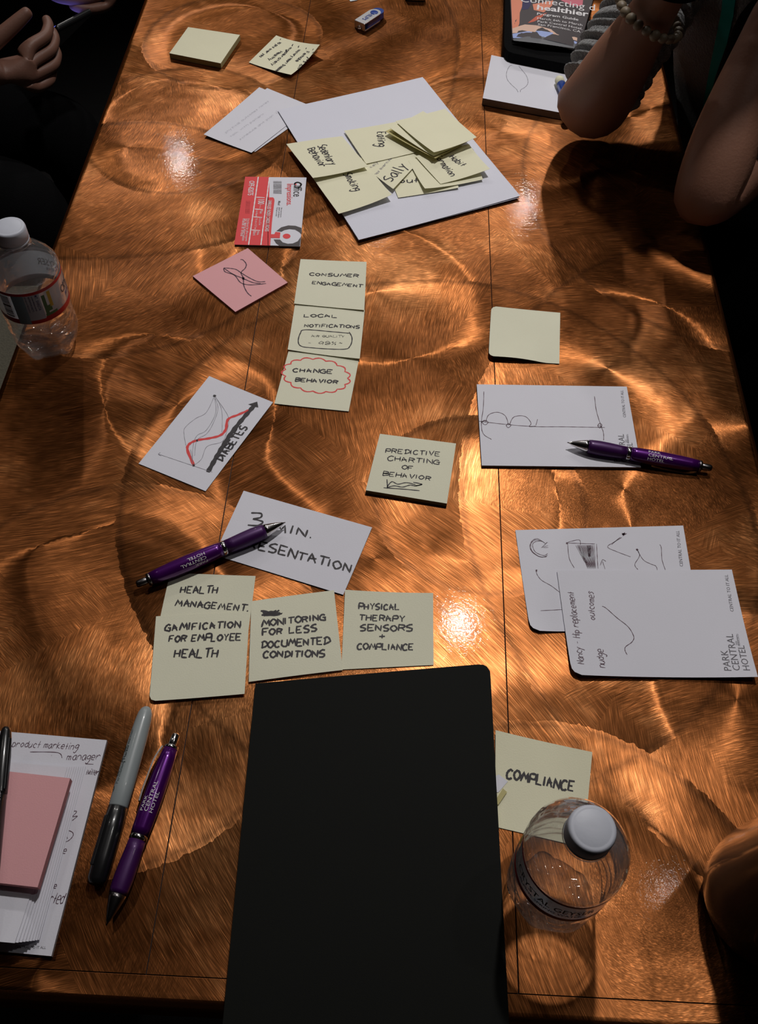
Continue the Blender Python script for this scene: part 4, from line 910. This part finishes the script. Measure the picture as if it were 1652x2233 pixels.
# ================================================================== BOTTLES
def bottle(x, y, label, rot=0, lh=(.059, .0975)):
    r = empty('water_bottle', (x, y, Z0), (0, 0, rot)); tag(r, label, 'bottle', 'short clear water bottles')
    R = .0335
    prof = [(.0022, .012), (.0006, .020), (.0012, .026), (.005, .0305), (.012, .0328), (.020, R), (.026, R), (.029, R-.0016), (.032, R), (.038, R), (.041, R-.0016), (.044, R), (.050, R), (.053, R-.0015), (.056, R), (.060, R), (.063, R-.0006), (.096, R-.0006), (.099, R), (.102, R+.0002), (.106, R-.0006), (.112, R-.004), (.118, R-.0092), (.123, R-.0142), (.127, R-.0185), (.130, R-.0206), (.133, R-.0212), (.136, R-.0214)]
    def fm(a, rr, th):
        if a < .020: s_ = max(0, math.cos(5*th))**1.0; k_ = (1-a/.020); return rr*(1-.20*k_*(1-s_)*.8), a + .004*k_*(1-s_)*(1 if rr < .03 else .3)
        if a < .060: return rr*(1+.016*math.sin(7*th+a*160)), a
        return rr, a
    vs, fs = lathe(prof, 80, cap=False, fmod=fm); fs.append(tuple(reversed(range(80))))
    obj('body', vs, fs, M['pet'], r, True)
    vs, fs = lathe([(.130, .0142), (.1312, .0152), (.1325, .0142)], 32, cap=False); obj('neck_ring', vs, fs, M['pet'], r, True)
    def capf(a, rr, th): return (rr*(1+.012*(math.cos(60*th) > 0)) if .136 < a < .1478 else rr), a
    vs, fs = lathe([(.1335, .0147), (.1352, .0150), (.1358, .0143), (.1364, .0147), (.147, .0146), (.1488, .0141), (.1496, .0128), (.1493, .0118), (.1496, .0110), (.1497, .002)], 120, fmod=capf)
    obj('cap', vs, fs, M['whiteplastic'], r, True)
    lr = R+.0003; l0, l1 = lh
    lab = obj('label', *lathe([(l0, lr), (l1, lr)], 72, cap=False), M['film'], r, True)
    for (a, b) in ((l0, l0+.006), (l1-.0035, l1)):
        obj('red_band', *lathe([(a, lr+.0001), (b, lr+.0001)], 72, cap=False), M['redlabel'], lab, True)
    def arcpatch(name, a0, a1, z0, z1, m, n=14):
        vs = []; fs = []
        for i in range(n+1):
            th = a0+(a1-a0)*i/n
            for z in (z0, z1): vs.append(((lr+.0002)*math.cos(th), (lr+.0002)*math.sin(th), z))
        for i in range(n): fs.append((2*i, 2*i+2, 2*i+3, 2*i+1))
        return obj(name, vs, fs, m, lab)
    def arctext(t, th0, z0, ln, m, vertical=False, hs=1.0):
        me, wd_ = text_mesh(t, 1); bm = bmesh.new(); bm.from_mesh(me); k_ = ln/wd_; rr_ = lr+.0003
        for v in bm.verts:
            X, Y = v.co.x*k_, v.co.y*k_*hs
            if vertical: th = th0 - Y/rr_*-1; z = z0 - X; th = th0+Y/rr_
            else: th = th0+X/rr_; z = z0+Y
            v.co = Vector((rr_*math.cos(th), rr_*math.sin(th), z))
        return bobj('label_text', bm, m, lab)
    zc = (l0+l1)/2
    # artwork: barcode, light blue field, dark blue text block, green and yellow landscape, big name
    rb = random.Random(5); z = l0+.008
    while z < l1-.005:
        h = rb.choice([.0006, .001, .0016, .0026]); arcpatch('barcode_bar', -.30, -.02, z, z+h, M['darkprint'], 4); z += h+rb.choice([.0004, .0007])
    arcpatch('blue_field', .08, .42, l0+.0005, l1-.003, M['labelblue']); arcpatch('pale_field', .42, .86, l0+.0045, l1-.0035, M['labelpale'])
    for i, t in enumerate(['BOTTLED AT THE SOURCE', 'NUTRITION FACTS', 'ALPINE SPRING WATER', 'MT. SHASTA']):
        arctext(t, .46+.09*i, l1-.004, .019, M['labelnavy'], True, 1.1)
    for a0, a1, z0, z1, m in ((.9, 1.0, l0+.009, l1-.007, 'labelgreen'), (1.0, 1.12, l0+.011, l0+.018, 'labelgreen'), (1.08, 1.18, l0+.015, l1-.005, 'labelyellow'), (.88, 1.25, l0+.006, l0+.009, 'labelgreen')):
        arcpatch('artwork', a0, a1, z0, z1, M[m], 4)
    arctext('CRYSTAL GEYSER', 1.6, zc-.001, .062, M['darkprint'], hs=1.5)
    arctext('ALPINE SPRING WATER', 1.75, zc-.0075, .05, M['labelnavy'], hs=1.1)
    return r
M['redlabel'] = mat('red_label_print', sRGB(176, 22, 34), .4)
M['labelblue'] = mat('blue_label_print', sRGB(120, 160, 180), .5); M['labelpale'] = mat('pale_label_print', sRGB(176, 190, 204), .5)
M['labelnavy'] = mat('navy_label_print', sRGB(44, 58, 112), .5); M['labelgreen'] = mat('green_label_print', sRGB(64, 110, 66), .5); M['labelyellow'] = mat('yellow_label_print', sRGB(200, 170, 50), .5)
bottle(-.3563, .6963, 'short clear plastic water bottle with white cap, standing at the left table edge', rot=-math.pi/2-.25)
bottle(.1356, .173, 'short clear plastic water bottle with white cap, standing beside the black notebook', rot=math.pi*.6-.2)

# ================================================================== CUP
r = empty('brown_cup', (.291, .170, Z0)); tag(r, 'glossy brown rounded cup standing at the near right, cut off by the picture edge', 'cup')
prof = [(.0, .030), (.002, .038), (.008, .0455), (.018, .049), (.035, .0495), (.055, .048), (.080, .0455), (.125, .044), (.168, .0435), (.1695, .0425), (.168, .0410), (.120, .042), (.05, .045), (.012, .042), (.006, .03), (.006, .002)]
obj('body', *lathe(prof, 64), M['brown'], r, True)
# ================================================================== PROGRAM BOOKLET ON A BLACK CASE
c4 = [tuple(pw(p, .024))[:2] for p in [(1098, -95), (1300, -60), (1290, 124), (1096, 90)]]
cse = Sheet('zip_case', 'black zip case lying under the program booklet', 'case', [(1104, -110), (1310, -80), (1262, 145), (1098, 112)], z=.024, thick=.023, mat_=M['blackcloth'], n=16, round_={(0, 1): (.12, .1), (1, 1): (.1, .1), (0, 0): (.1, .1)})
bk = Sheet('program_booklet', 'glossy program booklet reading healthier Program Guide, on the black case', 'booklet', [(1110, -60), (1300, -28), (1262, 105), (1117, 80)], z=.030, thick=.0055, mat_=M['cover'] if 'cover' in M else M['darkprint'], n=14, edge=M['white'], fn=lambda u, v: .004*math.sin(math.pi*u)*v)
CK = (1100, 0, 8.26)
M['skinprint'] = mat('peach_photo_print', sRGB(232, 142, 112), .35); M['orangeprint'] = mat('orange_photo_print', sRGB(206, 96, 70), .35); M['magprint'] = mat('rose_photo_print', sRGB(214, 110, 130), .35)
M['navyprint'] = mat('navy_photo_print', sRGB(40, 34, 88), .35); M['creamprint'] = mat('cream_photo_print', sRGB(228, 190, 170), .35); M['skyprint'] = mat('pale_blue_photo_print', sRGB(160, 178, 232), .35); M['greyband'] = mat('grey_photo_print', sRGB(96, 98, 104), .4)
bk.poly('cover_photo', [(108, -120), (330, -120), (310, 130), (270, 240), (262, 440), (240, 490), (135, 515)], M['skinprint'], crop=CK)
bk.poly('cover_photo', [(330, -60), (500, -60), (470, 90), (420, 180), (310, 190), (322, 60)], M['navyprint'], crop=CK)
bk.poly('cover_photo', [(500, 90), (700, 60), (870, 20), (850, 120), (700, 250), (520, 200)], M['skinprint'], crop=CK, dz=.00014)
bk.poly('cover_photo', [(410, 440), (560, 320), (760, 250), (640, 360), (520, 420)], M['orangeprint'], crop=CK, dz=.00015)
bk.poly('cover_photo', [(985, -100), (1420, -100), (1400, 90), (1300, 130), (1150, 90), (1010, 20)], M['magprint'], crop=CK)
bk.poly('cover_photo', [(135, 515), (280, 478), (360, 462), (560, 490), (800, 560), (1305, 690), (1300, 745), (900, 660), (500, 610), (140, 600)], M['creamprint'], crop=CK, dz=.00014)
bk.poly('cover_photo', [(140, 612), (400, 592), (650, 598), (850, 630), (1300, 765), (1290, 800), (700, 715), (150, 690)], M['skyprint'], crop=CK, dz=.00015)
bk.poly('cover_photo', [(145, 705), (400, 690), (700, 712), (1285, 800), (1250, 885), (600, 830), (160, 735)], M['greyband'], crop=CK, dz=.00016)
bk.type([('Connecting d', (275, 45), (1620, 195), 1.25)], M['whiteprint'], crop=CK, dz=.0004)
bk.type([('healthier', (572, 195), (1505, 305), 1.0, 2)], M['whiteprint'], crop=CK, dz=.0004)
bk.type([('Program Guide', (575, 295), (1322, 388), 1.0, 1), ('March 6th to March', (578, 378), (1395, 478), 1.05), ('Park Central Hotel,', (582, 438), (1395, 545), 1.05), ('San Francisco, CA', (585, 495), (1360, 600), 1.05)], M['whiteprint'], crop=CK, dz=.0004)
# blue highlighter beside the elbow
p0, p1 = pw((1222, 176), .017), pw((1230, 236), .017)
r = empty('highlighter_pen'); L_ = place_axis(r, pw((1242, 234), .0165), pw((1218, 172), .0165)); tag(r, 'blue and cream pen half hidden behind the far elbow', 'pen')
seg_lathe('barrel', [(0, 3.5), (3, 6), (L_*1000*.80, 6)], M['bluep'], r); seg_lathe('cap', [(L_*1000*.80, 6.4), (L_*1000*.96, 6.2), (L_*1000, 5)], M['yellow'], r)
# ================================================================== PEOPLE
class Body:
    def __init__(s): s.v, s.e, s.r = [], [], []
    def add(s, p, r, to=None):
        s.v.append(Vector(p)); s.r.append(r if isinstance(r, tuple) else (r, r))
        if to is not None: s.e.append((to, len(s.v)-1))
        return len(s.v)-1
    def chain(s, pts, start=None):
        k = start; out = []
        for p, r in pts: k = s.add(p, r, k); out.append(k)
        return out
    def build(s, name, m, parent=None, sub=2, origin=Vector()):
        me = bpy.data.meshes.new(name+'_graph'); me.from_pydata([tuple(v-origin) for v in s.v], s.e, []); o = bpy.data.objects.new(name+'_graph', me); COL.objects.link(o)
        md = o.modifiers.new('s', 'SKIN'); md.use_smooth_shade = True
        for i, d in enumerate(me.skin_vertices[0].data): d.radius = s.r[i]; d.use_root = (i == 0)
        sb = o.modifiers.new('u', 'SUBSURF'); sb.levels = sub; sb.render_levels = sub
        dg = bpy.context.evaluated_depsgraph_get(); m2 = bpy.data.meshes.new_from_object(o.evaluated_get(dg)); m2.name = name
        bpy.data.objects.remove(o); m2.materials.clear(); m2.materials.append(m)
        for p in m2.polygons: p.use_smooth = True
        q = bpy.data.objects.new(name, m2); return link(q, parent)
def hand(b, wrist, wr_i, fdir, side, palm, curl=(20, 35, 30), spread=1.0, thumb=(25, 20), k=1.0, thumb_dir=None):
    """fdir = towards fingers, side = towards the thumb, palm = direction the palm faces; curl bends fingers to the palm"""
    f, s_, n = [Vector(x).normalized() for x in (fdir, side, palm)]
    w = Vector(wrist)
    c = b.add(w+f*.032*k, (.021*k, .015*k), wr_i); c2 = b.add(w+f*.062*k, (.026*k, .013*k), c)
    ends = []
    for i, (off, ln) in enumerate(((.027, .072), (.009, .080), (-.009, .074), (-.026, .058))):
        a = (i-1.3)*-.07*spread; d = (f+s_*a).normalized()
        p = w+f*(.082-(.006 if i == 3 else 0))*k+s_*off*k; j = b.add(p, .0098*k, c2); ang = 0
        for t, (fr, rr) in enumerate(((.42, .0088), (.32, .0080), (.26, .0066))):
            ang += math.radians(curl[t]); dd = d*math.cos(ang)+n*math.sin(ang); p = p+dd*ln*fr*k; j = b.add(p, rr*k, j)
        ends.append((p, dd))
    t0 = b.add(w+f*.026*k+s_*.026*k+n*.006*k, .0135*k, c); p = w+f*.026*k+s_*.026*k+n*.006*k
    td = (thumb_dir or (f*.75+s_*.65+n*.25)); td = Vector(td).normalized(); j = t0
    for t, (ln, rr) in enumerate(((.032, .0115), (.028, .0100), (.022, .0078))):
        td = (td + n*math.sin(math.radians(thumb[min(t, 1)]))*.6).normalized() if t else td; p = p+td*ln*k; j = b.add(p, rr*k, j)
    return ends, (p, td)
def V(x, y, z): return Vector((x, y, z+Z0))
def head(b, neck_i, base, up, fwd, k=1.0):
    up, fwd = Vector(up).normalized(), Vector(fwd).normalized()
    n1 = b.add(base+up*.05*k, .052*k, neck_i); n2 = b.add(base+up*.105*k+fwd*.015, .068*k, n1)
    n3 = b.add(base+up*.16*k+fwd*.02, (.074*k, .086*k), n2); n4 = b.add(base+up*.215*k+fwd*.01, (.066*k, .078*k), n3)
    b.add(base+up*.072*k+fwd*.062*k, .026*k, n2)
    return base+up*.14*k+fwd*.02*k, up, fwd
def face_parts(c, up, fwd, root, skin, k=1.0, org=Vector()):
    side = up.cross(fwd).normalized()
    def blob(name, p, s, m, parent):
        bm = bmesh.new(); bmesh.ops.create_uvsphere(bm, u_segments=16, v_segments=10, radius=1)
        B = Matrix((side, fwd, up)).transposed().to_4x4()
        bm.transform(Matrix.Translation(p-org) @ B @ Matrix.Diagonal((*s, 1))); return bobj(name, bm, m, parent, True)
    for sg in (-1, 1):
        blob('eye', c+side*sg*.031+up*.012+fwd*.078, (.012, .008, .009), M['whiteplastic'], root)
        blob('ear', c+side*sg*.078+up*.0-fwd*.005, (.010, .018, .030), skin, root)
    blob('nose', c-up*.018+fwd*.088, (.012, .018, .022), skin, root); blob('mouth', c-up*.052+fwd*.080, (.024, .008, .008), M['pinkedge'], root)
    blob('hair', c+up*.05-fwd*.025, (.088, .098, .085), M['hair'], root)
    blob('hair_back', c-up*.03-fwd*.062, (.078, .05, .11), M['hair'], root)

# ---- person leaning on both elbows at the right
org = V(.46, 1.20, -.30)
pr = empty('person', org); tag(pr, 'person in a grey knit cardigan with teal lanyard, leaning on both elbows at the right', 'person')
b = Body()
perp = Vector((-.68, .73, 0)); fw = Vector((-.73, -.68, 0))
T = V(.455, 1.215, 0)
pel = b.add(T-fw*.21+Vector((0, 0, -.26)), (.15, .12))
sp = b.chain([((T-fw*.14+Vector((0, 0, -.10))), (.13, .10)), ((T-fw*.02+Vector((0, 0, .075))), (.13, .09)), ((T+fw*.02+Vector((0, 0, .19))), (.145, .085))], pel)
nk = b.add(T+fw*.05+Vector((0, 0, .27)), .055, sp[-1])
hc, hu, hf = head(b, nk, T+fw*.07+Vector((0, 0, .27)), (fw.x*.55, fw.y*.55, .85), (fw.x, fw.y, -.5))
shA = T+perp*.112+fw*.03+Vector((0, 0, .205)); shB = T-perp*.155+fw*.03+Vector((0, 0, .205))
EA, EB = V(.228, 1.086, .049), V(.342, .908, .050)
WA, WB = V(.2745, 1.032, .232), V(.392, 1.03, .228)
def arm(sh, el, wr, si):
    a = b.add(sh, .060, si); m1 = b.add(sh.lerp(el, .5), .047, a); m2 = b.add(sh.lerp(el, .85), .043, m1)
    e = b.add(el, (.047, .047), m2)
    f1 = b.add(el.lerp(wr, .22)+Vector((.002, -.004, 0)), (.047, .045), e); f2 = b.add(el.lerp(wr, .5), (.041, .038), f1); f3 = b.add(el.lerp(wr, .8), (.029, .027), f2)
    return b.add(wr, (.0265, .022), f3)
wA = arm(shA, EA, WA, sp[-1]); wB = arm(shB, EB, WB, sp[-1])
hand(b, WA, wA, (.15, .03, 1), (-.3, -.6, 0), (1, .4, 0), curl=(30, 50, 35))
hand(b, WB, wB, (-.15, .02, 1), (-.3, -.6, 0), (-1, .2, 0), curl=(35, 55, 35))
for sg in (1, -1):
    hp = T-fw*.21+perp*.10*sg+Vector((0, 0, -.28)); kn = hp+fw*.36+Vector((0, 0, .02))
    kn = Vector((max(kn.x, .1), kn.y, kn.z))
    h_ = b.add(hp, .085, pel); k_ = b.add(kn, .058, h_); an = b.add(kn+Vector((.02, .02, -.40))-fw*.05, .038, k_); b.add(kn+Vector((0, 0, -.455))+fw*.10, .034, an)
b.build('body', M['skin'], pr, origin=org)
face_parts(hc, hu, hf, pr, M['skin'], org=org)
# cardigan: trunk and upper arms, sleeves pushed up to the elbows
c = Body()
p0 = c.add(T-fw*.21+Vector((0, 0, -.28)), (.17, .135))
q = c.chain([((T-fw*.14+Vector((0, 0, -.10))), (.146, .115)), ((T-fw*.02+Vector((0, 0, .08))), (.150, .105)), ((T+fw*.02+Vector((0, 0, .195))), (.155, .10))], p0)
for sh, el in ((shA, EA), (shB, EB)):
    a = c.add(sh+Vector((0, 0, .004)), .073, q[-1]); m1 = c.add(sh.lerp(el, .45), .056, a); c.add(sh.lerp(el, .70), .049, m1)
card = c.build('cardigan', M['knit'], pr, origin=org)
for sh, el in ((shA, EA), (shB, EB)):                       # pushed-up sleeve, gathered in folds above the elbow
    d = (el-sh).normalized(); x = d.orthogonal().normalized(); y = d.cross(x); vs, fs = [], []; NR, NS = 96, 36
    rf = random.Random(4)
    for j in range(NR):
        t = j/(NR-1); cc = sh.lerp(el, .36+((.54 if el is EA else .42))*t)
        for i in range(NS):
            a = 2*math.pi*i/NS; ph_ = 1.1*math.sin(a+.5)+.5*math.sin(2*a+t*3)
            am = .0010+.0034*t; R_ = .054-.007*t+.002*math.sin(3*a+t*7)
            rr_ = R_+am*math.sin(t*62+ph_)+am*.5*math.sin(t*103+2*ph_+1.3*math.sin(a))
            if j == 0: rr_ = .050
            if j == NR-1: rr_ = R_-.005
            vs.append(cc+(x*math.cos(a)+y*math.sin(a))*rr_-org)
    for j in range(NR-1):
        for i in range(NS): fs.append((j*NS+i, j*NS+(i+1) % NS, (j+1)*NS+(i+1) % NS, (j+1)*NS+i))
    obj('sleeve', vs, fs, M['knit'], card, True)
tb = Body(); sh_ = perp*-.055
tb.chain([(T+sh_+fw*.02+Vector((0, 0, -.10)), (.05, .03)), (T+sh_+fw*.085+Vector((0, 0, .06)), (.055, .03)), (T+sh_+fw*.09+Vector((0, 0, .19)), (.045, .03))])
btop = tb.build('black_top', M['blackcloth'], pr, origin=org)
# trousers
c = Body(); p0 = c.add(T-fw*.21+Vector((0, 0, -.27)), (.16, .13))
for sg in (1, -1):
    hp = T-fw*.21+perp*.10*sg+Vector((0, 0, -.285)); kn = hp+fw*.36+Vector((0, 0, .02))
    c.chain([(hp, .095), (kn, .068), (kn+Vector((.02, .02, -.40))-fw*.05, .05)], p0)
c.build('trousers', M['blackcloth'], pr, origin=org)
def strip(name, pts, w, th, m, parent, nrm, org):
    vs, fs = [], []; n = len(pts)
    for i, p in enumerate(pts):
        t = (pts[min(n-1, i+1)]-pts[max(0, i-1)]).normalized(); s_ = t.cross(Vector(nrm)).normalized()
        nn = s_.cross(t).normalized()
        for a, c_ in ((w/2, 0), (-w/2, 0), (-w/2, th), (w/2, th)): vs.append(p+s_*a+nn*c_-org)
    for i in range(n-1):
        for j in range(4): fs.append((i*4+j, i*4+(j+1) % 4, i*4+4+(j+1) % 4, i*4+4+j))
    fs += [(3, 2, 1, 0), ((n-1)*4, (n-1)*4+1, (n-1)*4+2, (n-1)*4+3)]
    return obj(name, vs, fs, m, parent)
from mathutils.bvhtree import BVHTree
def on_chest(px):                                           # where the lanyard lies on the clothes
    d = Vector(tuple(ray(px))).normalized(); o0 = Vector((0, 0, Z0+H_CAM)); best = None
    for ob in (card, btop):
        bv = BVHTree.FromPolygons([v.co+org for v in ob.data.vertices], [tuple(p.vertices) for p in ob.data.polygons])
        h = bv.ray_cast(o0, d)
        if h[0] and (best is None or h[3] < best[1]): best = (h[0]-d*.004, h[3])
    return best and best[0]
lan = [q_ for q_ in (on_chest(p) for p in ((1606, -200), (1600, -120), (1594, -40), (1586, 30), (1573, 90), (1560, 150), (1549, 205), (1540, 250))) if q_]
strip('lanyard', lan, .017, .0012, M['teal'], pr, (fw.x, fw.y, .3), org)
# bracelets: things of their own
def ring_pts(c, ax, R_, n, tilt=0):
    ax = Vector(ax).normalized(); x = ax.orthogonal().normalized(); y = ax.cross(x)
    return [c+(x*math.cos(2*math.pi*i/n)+y*math.sin(2*math.pi*i/n))*R_ for i in range(n)]
axA = (WA-EA).normalized()
cb = EA.lerp(WA, .80)
br = empty('bead_bracelet', cb); tag(br, 'bracelet of rough grey-brown stone beads on the wrist of the person at the right', 'bracelet')
bm0 = bmesh.new(); bmesh.ops.create_icosphere(bm0, subdivisions=2, radius=.0056); mb = bpy.data.meshes.new('bead'); bm0.to_mesh(mb); bm0.free(); mb.materials.append(M['bead'])
for p in mb.polygons: p.use_smooth = True
rb = random.Random(2)
for p in ring_pts(cb, (axA+Vector((.1, .25, -.05))).normalized(), .0375, 22):
    o = bpy.data.objects.new('bead', mb); link(o, br); o.location = p-cb; o.scale = (rb.uniform(.85, 1.15), rb.uniform(.85, 1.1), rb.uniform(.9, 1.2)); o.rotation_euler = (rb.random()*3, rb.random()*3, 0)
cb = WA + axA*.004
vs, fs = [], []; pts = ring_pts(Vector(), (axA+Vector((-.15, .2, 0))).normalized(), .031, 40); axn = (axA+Vector((-.15, .2, 0))).normalized()
for p in pts:
    u_ = p.normalized()
    for j in range(8): a = 2*math.pi*j/8; vs.append(p+u_*.0022*math.cos(a)+axn*.0022*math.sin(a))
for i in range(40):
    for j in range(8): fs.append((i*8+j, i*8+(j+1) % 8, ((i+1) % 40)*8+(j+1) % 8, ((i+1) % 40)*8+j))
o = obj('hair_tie', vs, fs, M['blackcloth'], None, True); o.location = cb; tag(o, 'thin black elastic hair tie round the wrist above the bead bracelet', 'hair tie')

# ---- person with a phone at the left
org = V(-.92, 1.42, -.30)
pl = empty('person', org); tag(pl, 'person in black clothes holding a phone in both hands at the left of the table', 'person')
b = Body(); T = V(-.98, 1.42, 0); fw = Vector((.93, -.10, 0)).normalized(); perp = Vector((.10, .93, 0)).normalized()
pel = b.add(T-fw*.02+Vector((0, 0, -.28)), (.15, .12))
sp = b.chain([((T+Vector((0, 0, -.10))), (.13, .105)), ((T+Vector((0, 0, .06))), (.14, .105)), ((T+fw*.03+Vector((0, 0, .20))), (.155, .09))], pel)
nk = b.add(T+fw*.05+Vector((0, 0, .28)), .055, sp[-1])
hc, hu, hf = head(b, nk, T+fw*.06+Vector((0, 0, .28)), (.2, 0, .95), (1, -.1, -.4))
W1, W2 = V(-.645, 1.315, -.075), V(-.455, 1.615, -.05)
E1, E2 = V(-.86, 1.16, -.12), V(-.62, 1.78, -.10)
for (sg, el, wr, nm) in ((-1, E1, W1, 1), (1, E2, W2, 2)):
    sh = T+perp*.17*sg+fw*.03+Vector((0, 0, .20)); a = b.add(sh, .062, sp[-1]); m1 = b.add(sh.lerp(el, .5), .052, a); e = b.add(el, .043, m1)
    f1 = b.add(el.lerp(wr, .4), .038, e); f2 = b.add(el.lerp(wr, .8), (.029, .025), f1); w_ = b.add(wr, (.027, .021), f2)
    if nm == 1: en1 = hand(b, wr, w_, (.90, .40, -.05), (-.1, .25, .95), (-.35, .9, .15), curl=(30, 40, 25), spread=.3, thumb=(6, 4), k=1.1, thumb_dir=(.75, .50, .42))
    else: en2 = hand(b, wr, w_, (-.55, -.8, -.05), (-.4, .2, .8), (-.6, -.2, .3), curl=(30, 40, 30), spread=.3, thumb=(10, 10), k=1.05, thumb_dir=(-.65, -.35, .55))
for sg in (1, -1):
    hp = T+perp*.10*sg+Vector((0, 0, -.30)); kn = hp+fw*.40+Vector((0, 0, .03)); h_ = b.add(hp, .085, pel); k_ = b.add(kn, .060, h_); an = b.add(kn+Vector((-.02, 0, -.40)), .038, k_); b.add(kn+Vector((.09, 0, -.445)), .034, an)
b.build('body', M['skin2'], pl, origin=org)
face_parts(hc, hu, hf, pl, M['skin2'], org=org)
c = Body(); p0 = c.add(T-fw*.02+Vector((0, 0, -.26)), (.165, .135)); q = c.chain([((T+Vector((0, 0, -.10))), (.145, .12)), ((T+Vector((0, 0, .06))), (.155, .12)), ((T+fw*.03+Vector((0, 0, .205))), (.165, .105))], p0)
for (sg, el, wr) in ((-1, E1, W1), (1, E2, W2)):
    sh = T+perp*.17*sg+fw*.03+Vector((0, 0, .20)); c.chain([(sh+Vector((0, 0, .004)), .074), (sh.lerp(el, .5), .062), (el, .054), (el.lerp(wr, .5), .046), (el.lerp(wr, .78), .038)], q[-1])
c.build('jacket', M['blackcloth'], pl, origin=org)
c = Body(); p0 = c.add(T-fw*.02+Vector((0, 0, -.29)), (.16, .13))
for sg in (1, -1):
    hp = T+perp*.10*sg+Vector((0, 0, -.30)); kn = hp+fw*.40+Vector((0, 0, .03)); c.chain([(hp, .098), (hp.lerp(kn, .5), .09), (kn, .074), (kn+Vector((-.02, 0, -.38)), .055)], p0)
c.build('trousers', M['blackcloth'], pl, origin=org)
# phone
pc = V(-.540, 1.405, -.062)
ph = empty('phone', pc); tag(ph, 'black smartphone held in both hands of the person at the left', 'phone')
bm = bmesh.new(); box(bm, (0, 0, 0), (.072, .142, .0105), .004, 3); bobj('body', bm, M['blackplastic'], ph)
M['screen'] = mat('lit_dark_screen', (.01, .01, .014, 1), .1, emis=(.18, .2, 1, 1), estr=1.6)
bm = bmesh.new(); box(bm, (0, .0, .0054), (.064, .124, .0006), .0002); bobj('screen', bm, M['screen'], ph)
xa = (pw((208, 18), -.06)-pw((118, 65), -.06)).normalized(); za = Vector((-.62, .15, .72)); za = (za-xa*za.dot(xa)).normalized(); ya = za.cross(xa)
if ya.y < 0: ya = -ya; xa = -xa
pc = pw((163, 42), -.06)+ya*.071
ph.matrix_world = Matrix(((xa.x, ya.x, za.x, pc.x), (xa.y, ya.y, za.y, pc.y), (xa.z, ya.z, za.z, pc.z), (0, 0, 0, 1)))

# ================================================================== CHAIRS
def chair(x, y, rz, label, m, h=.475):
    r = empty('upholstered_chair', (x, y, 0), (0, 0, rz)); tag(r, label, 'chair')
    bm = bmesh.new(); box(bm, (0, 0, h-.045), (.46, .46, .09), .03, 3); bobj('seat', bm, m, r, True)
    bm = bmesh.new(); box(bm, (-.26, 0, h+.2), (.06, .44, .42), .028, 3); bobj('backrest', bm, m, r, True)
    for sx in (-1, 1):
        for sy in (-1, 1):
            bm = bmesh.new(); box(bm, (sx*.2, sy*.2, (h-.08)/2), (.032, .032, h-.08), .004); bobj('leg', bm, M['darkwood'], r)
    return r
chair(-.98, 1.42, -.1, 'black chair under the person with the phone', M['blackcloth'], .35)
chair(.62, 1.37, math.pi*.78, 'black chair under the person with the grey cardigan', M['blackcloth'], .35)
chair(-.66, .86, .12, 'grey tweed chair beside the left table edge, behind the water bottle', M['tweed'])
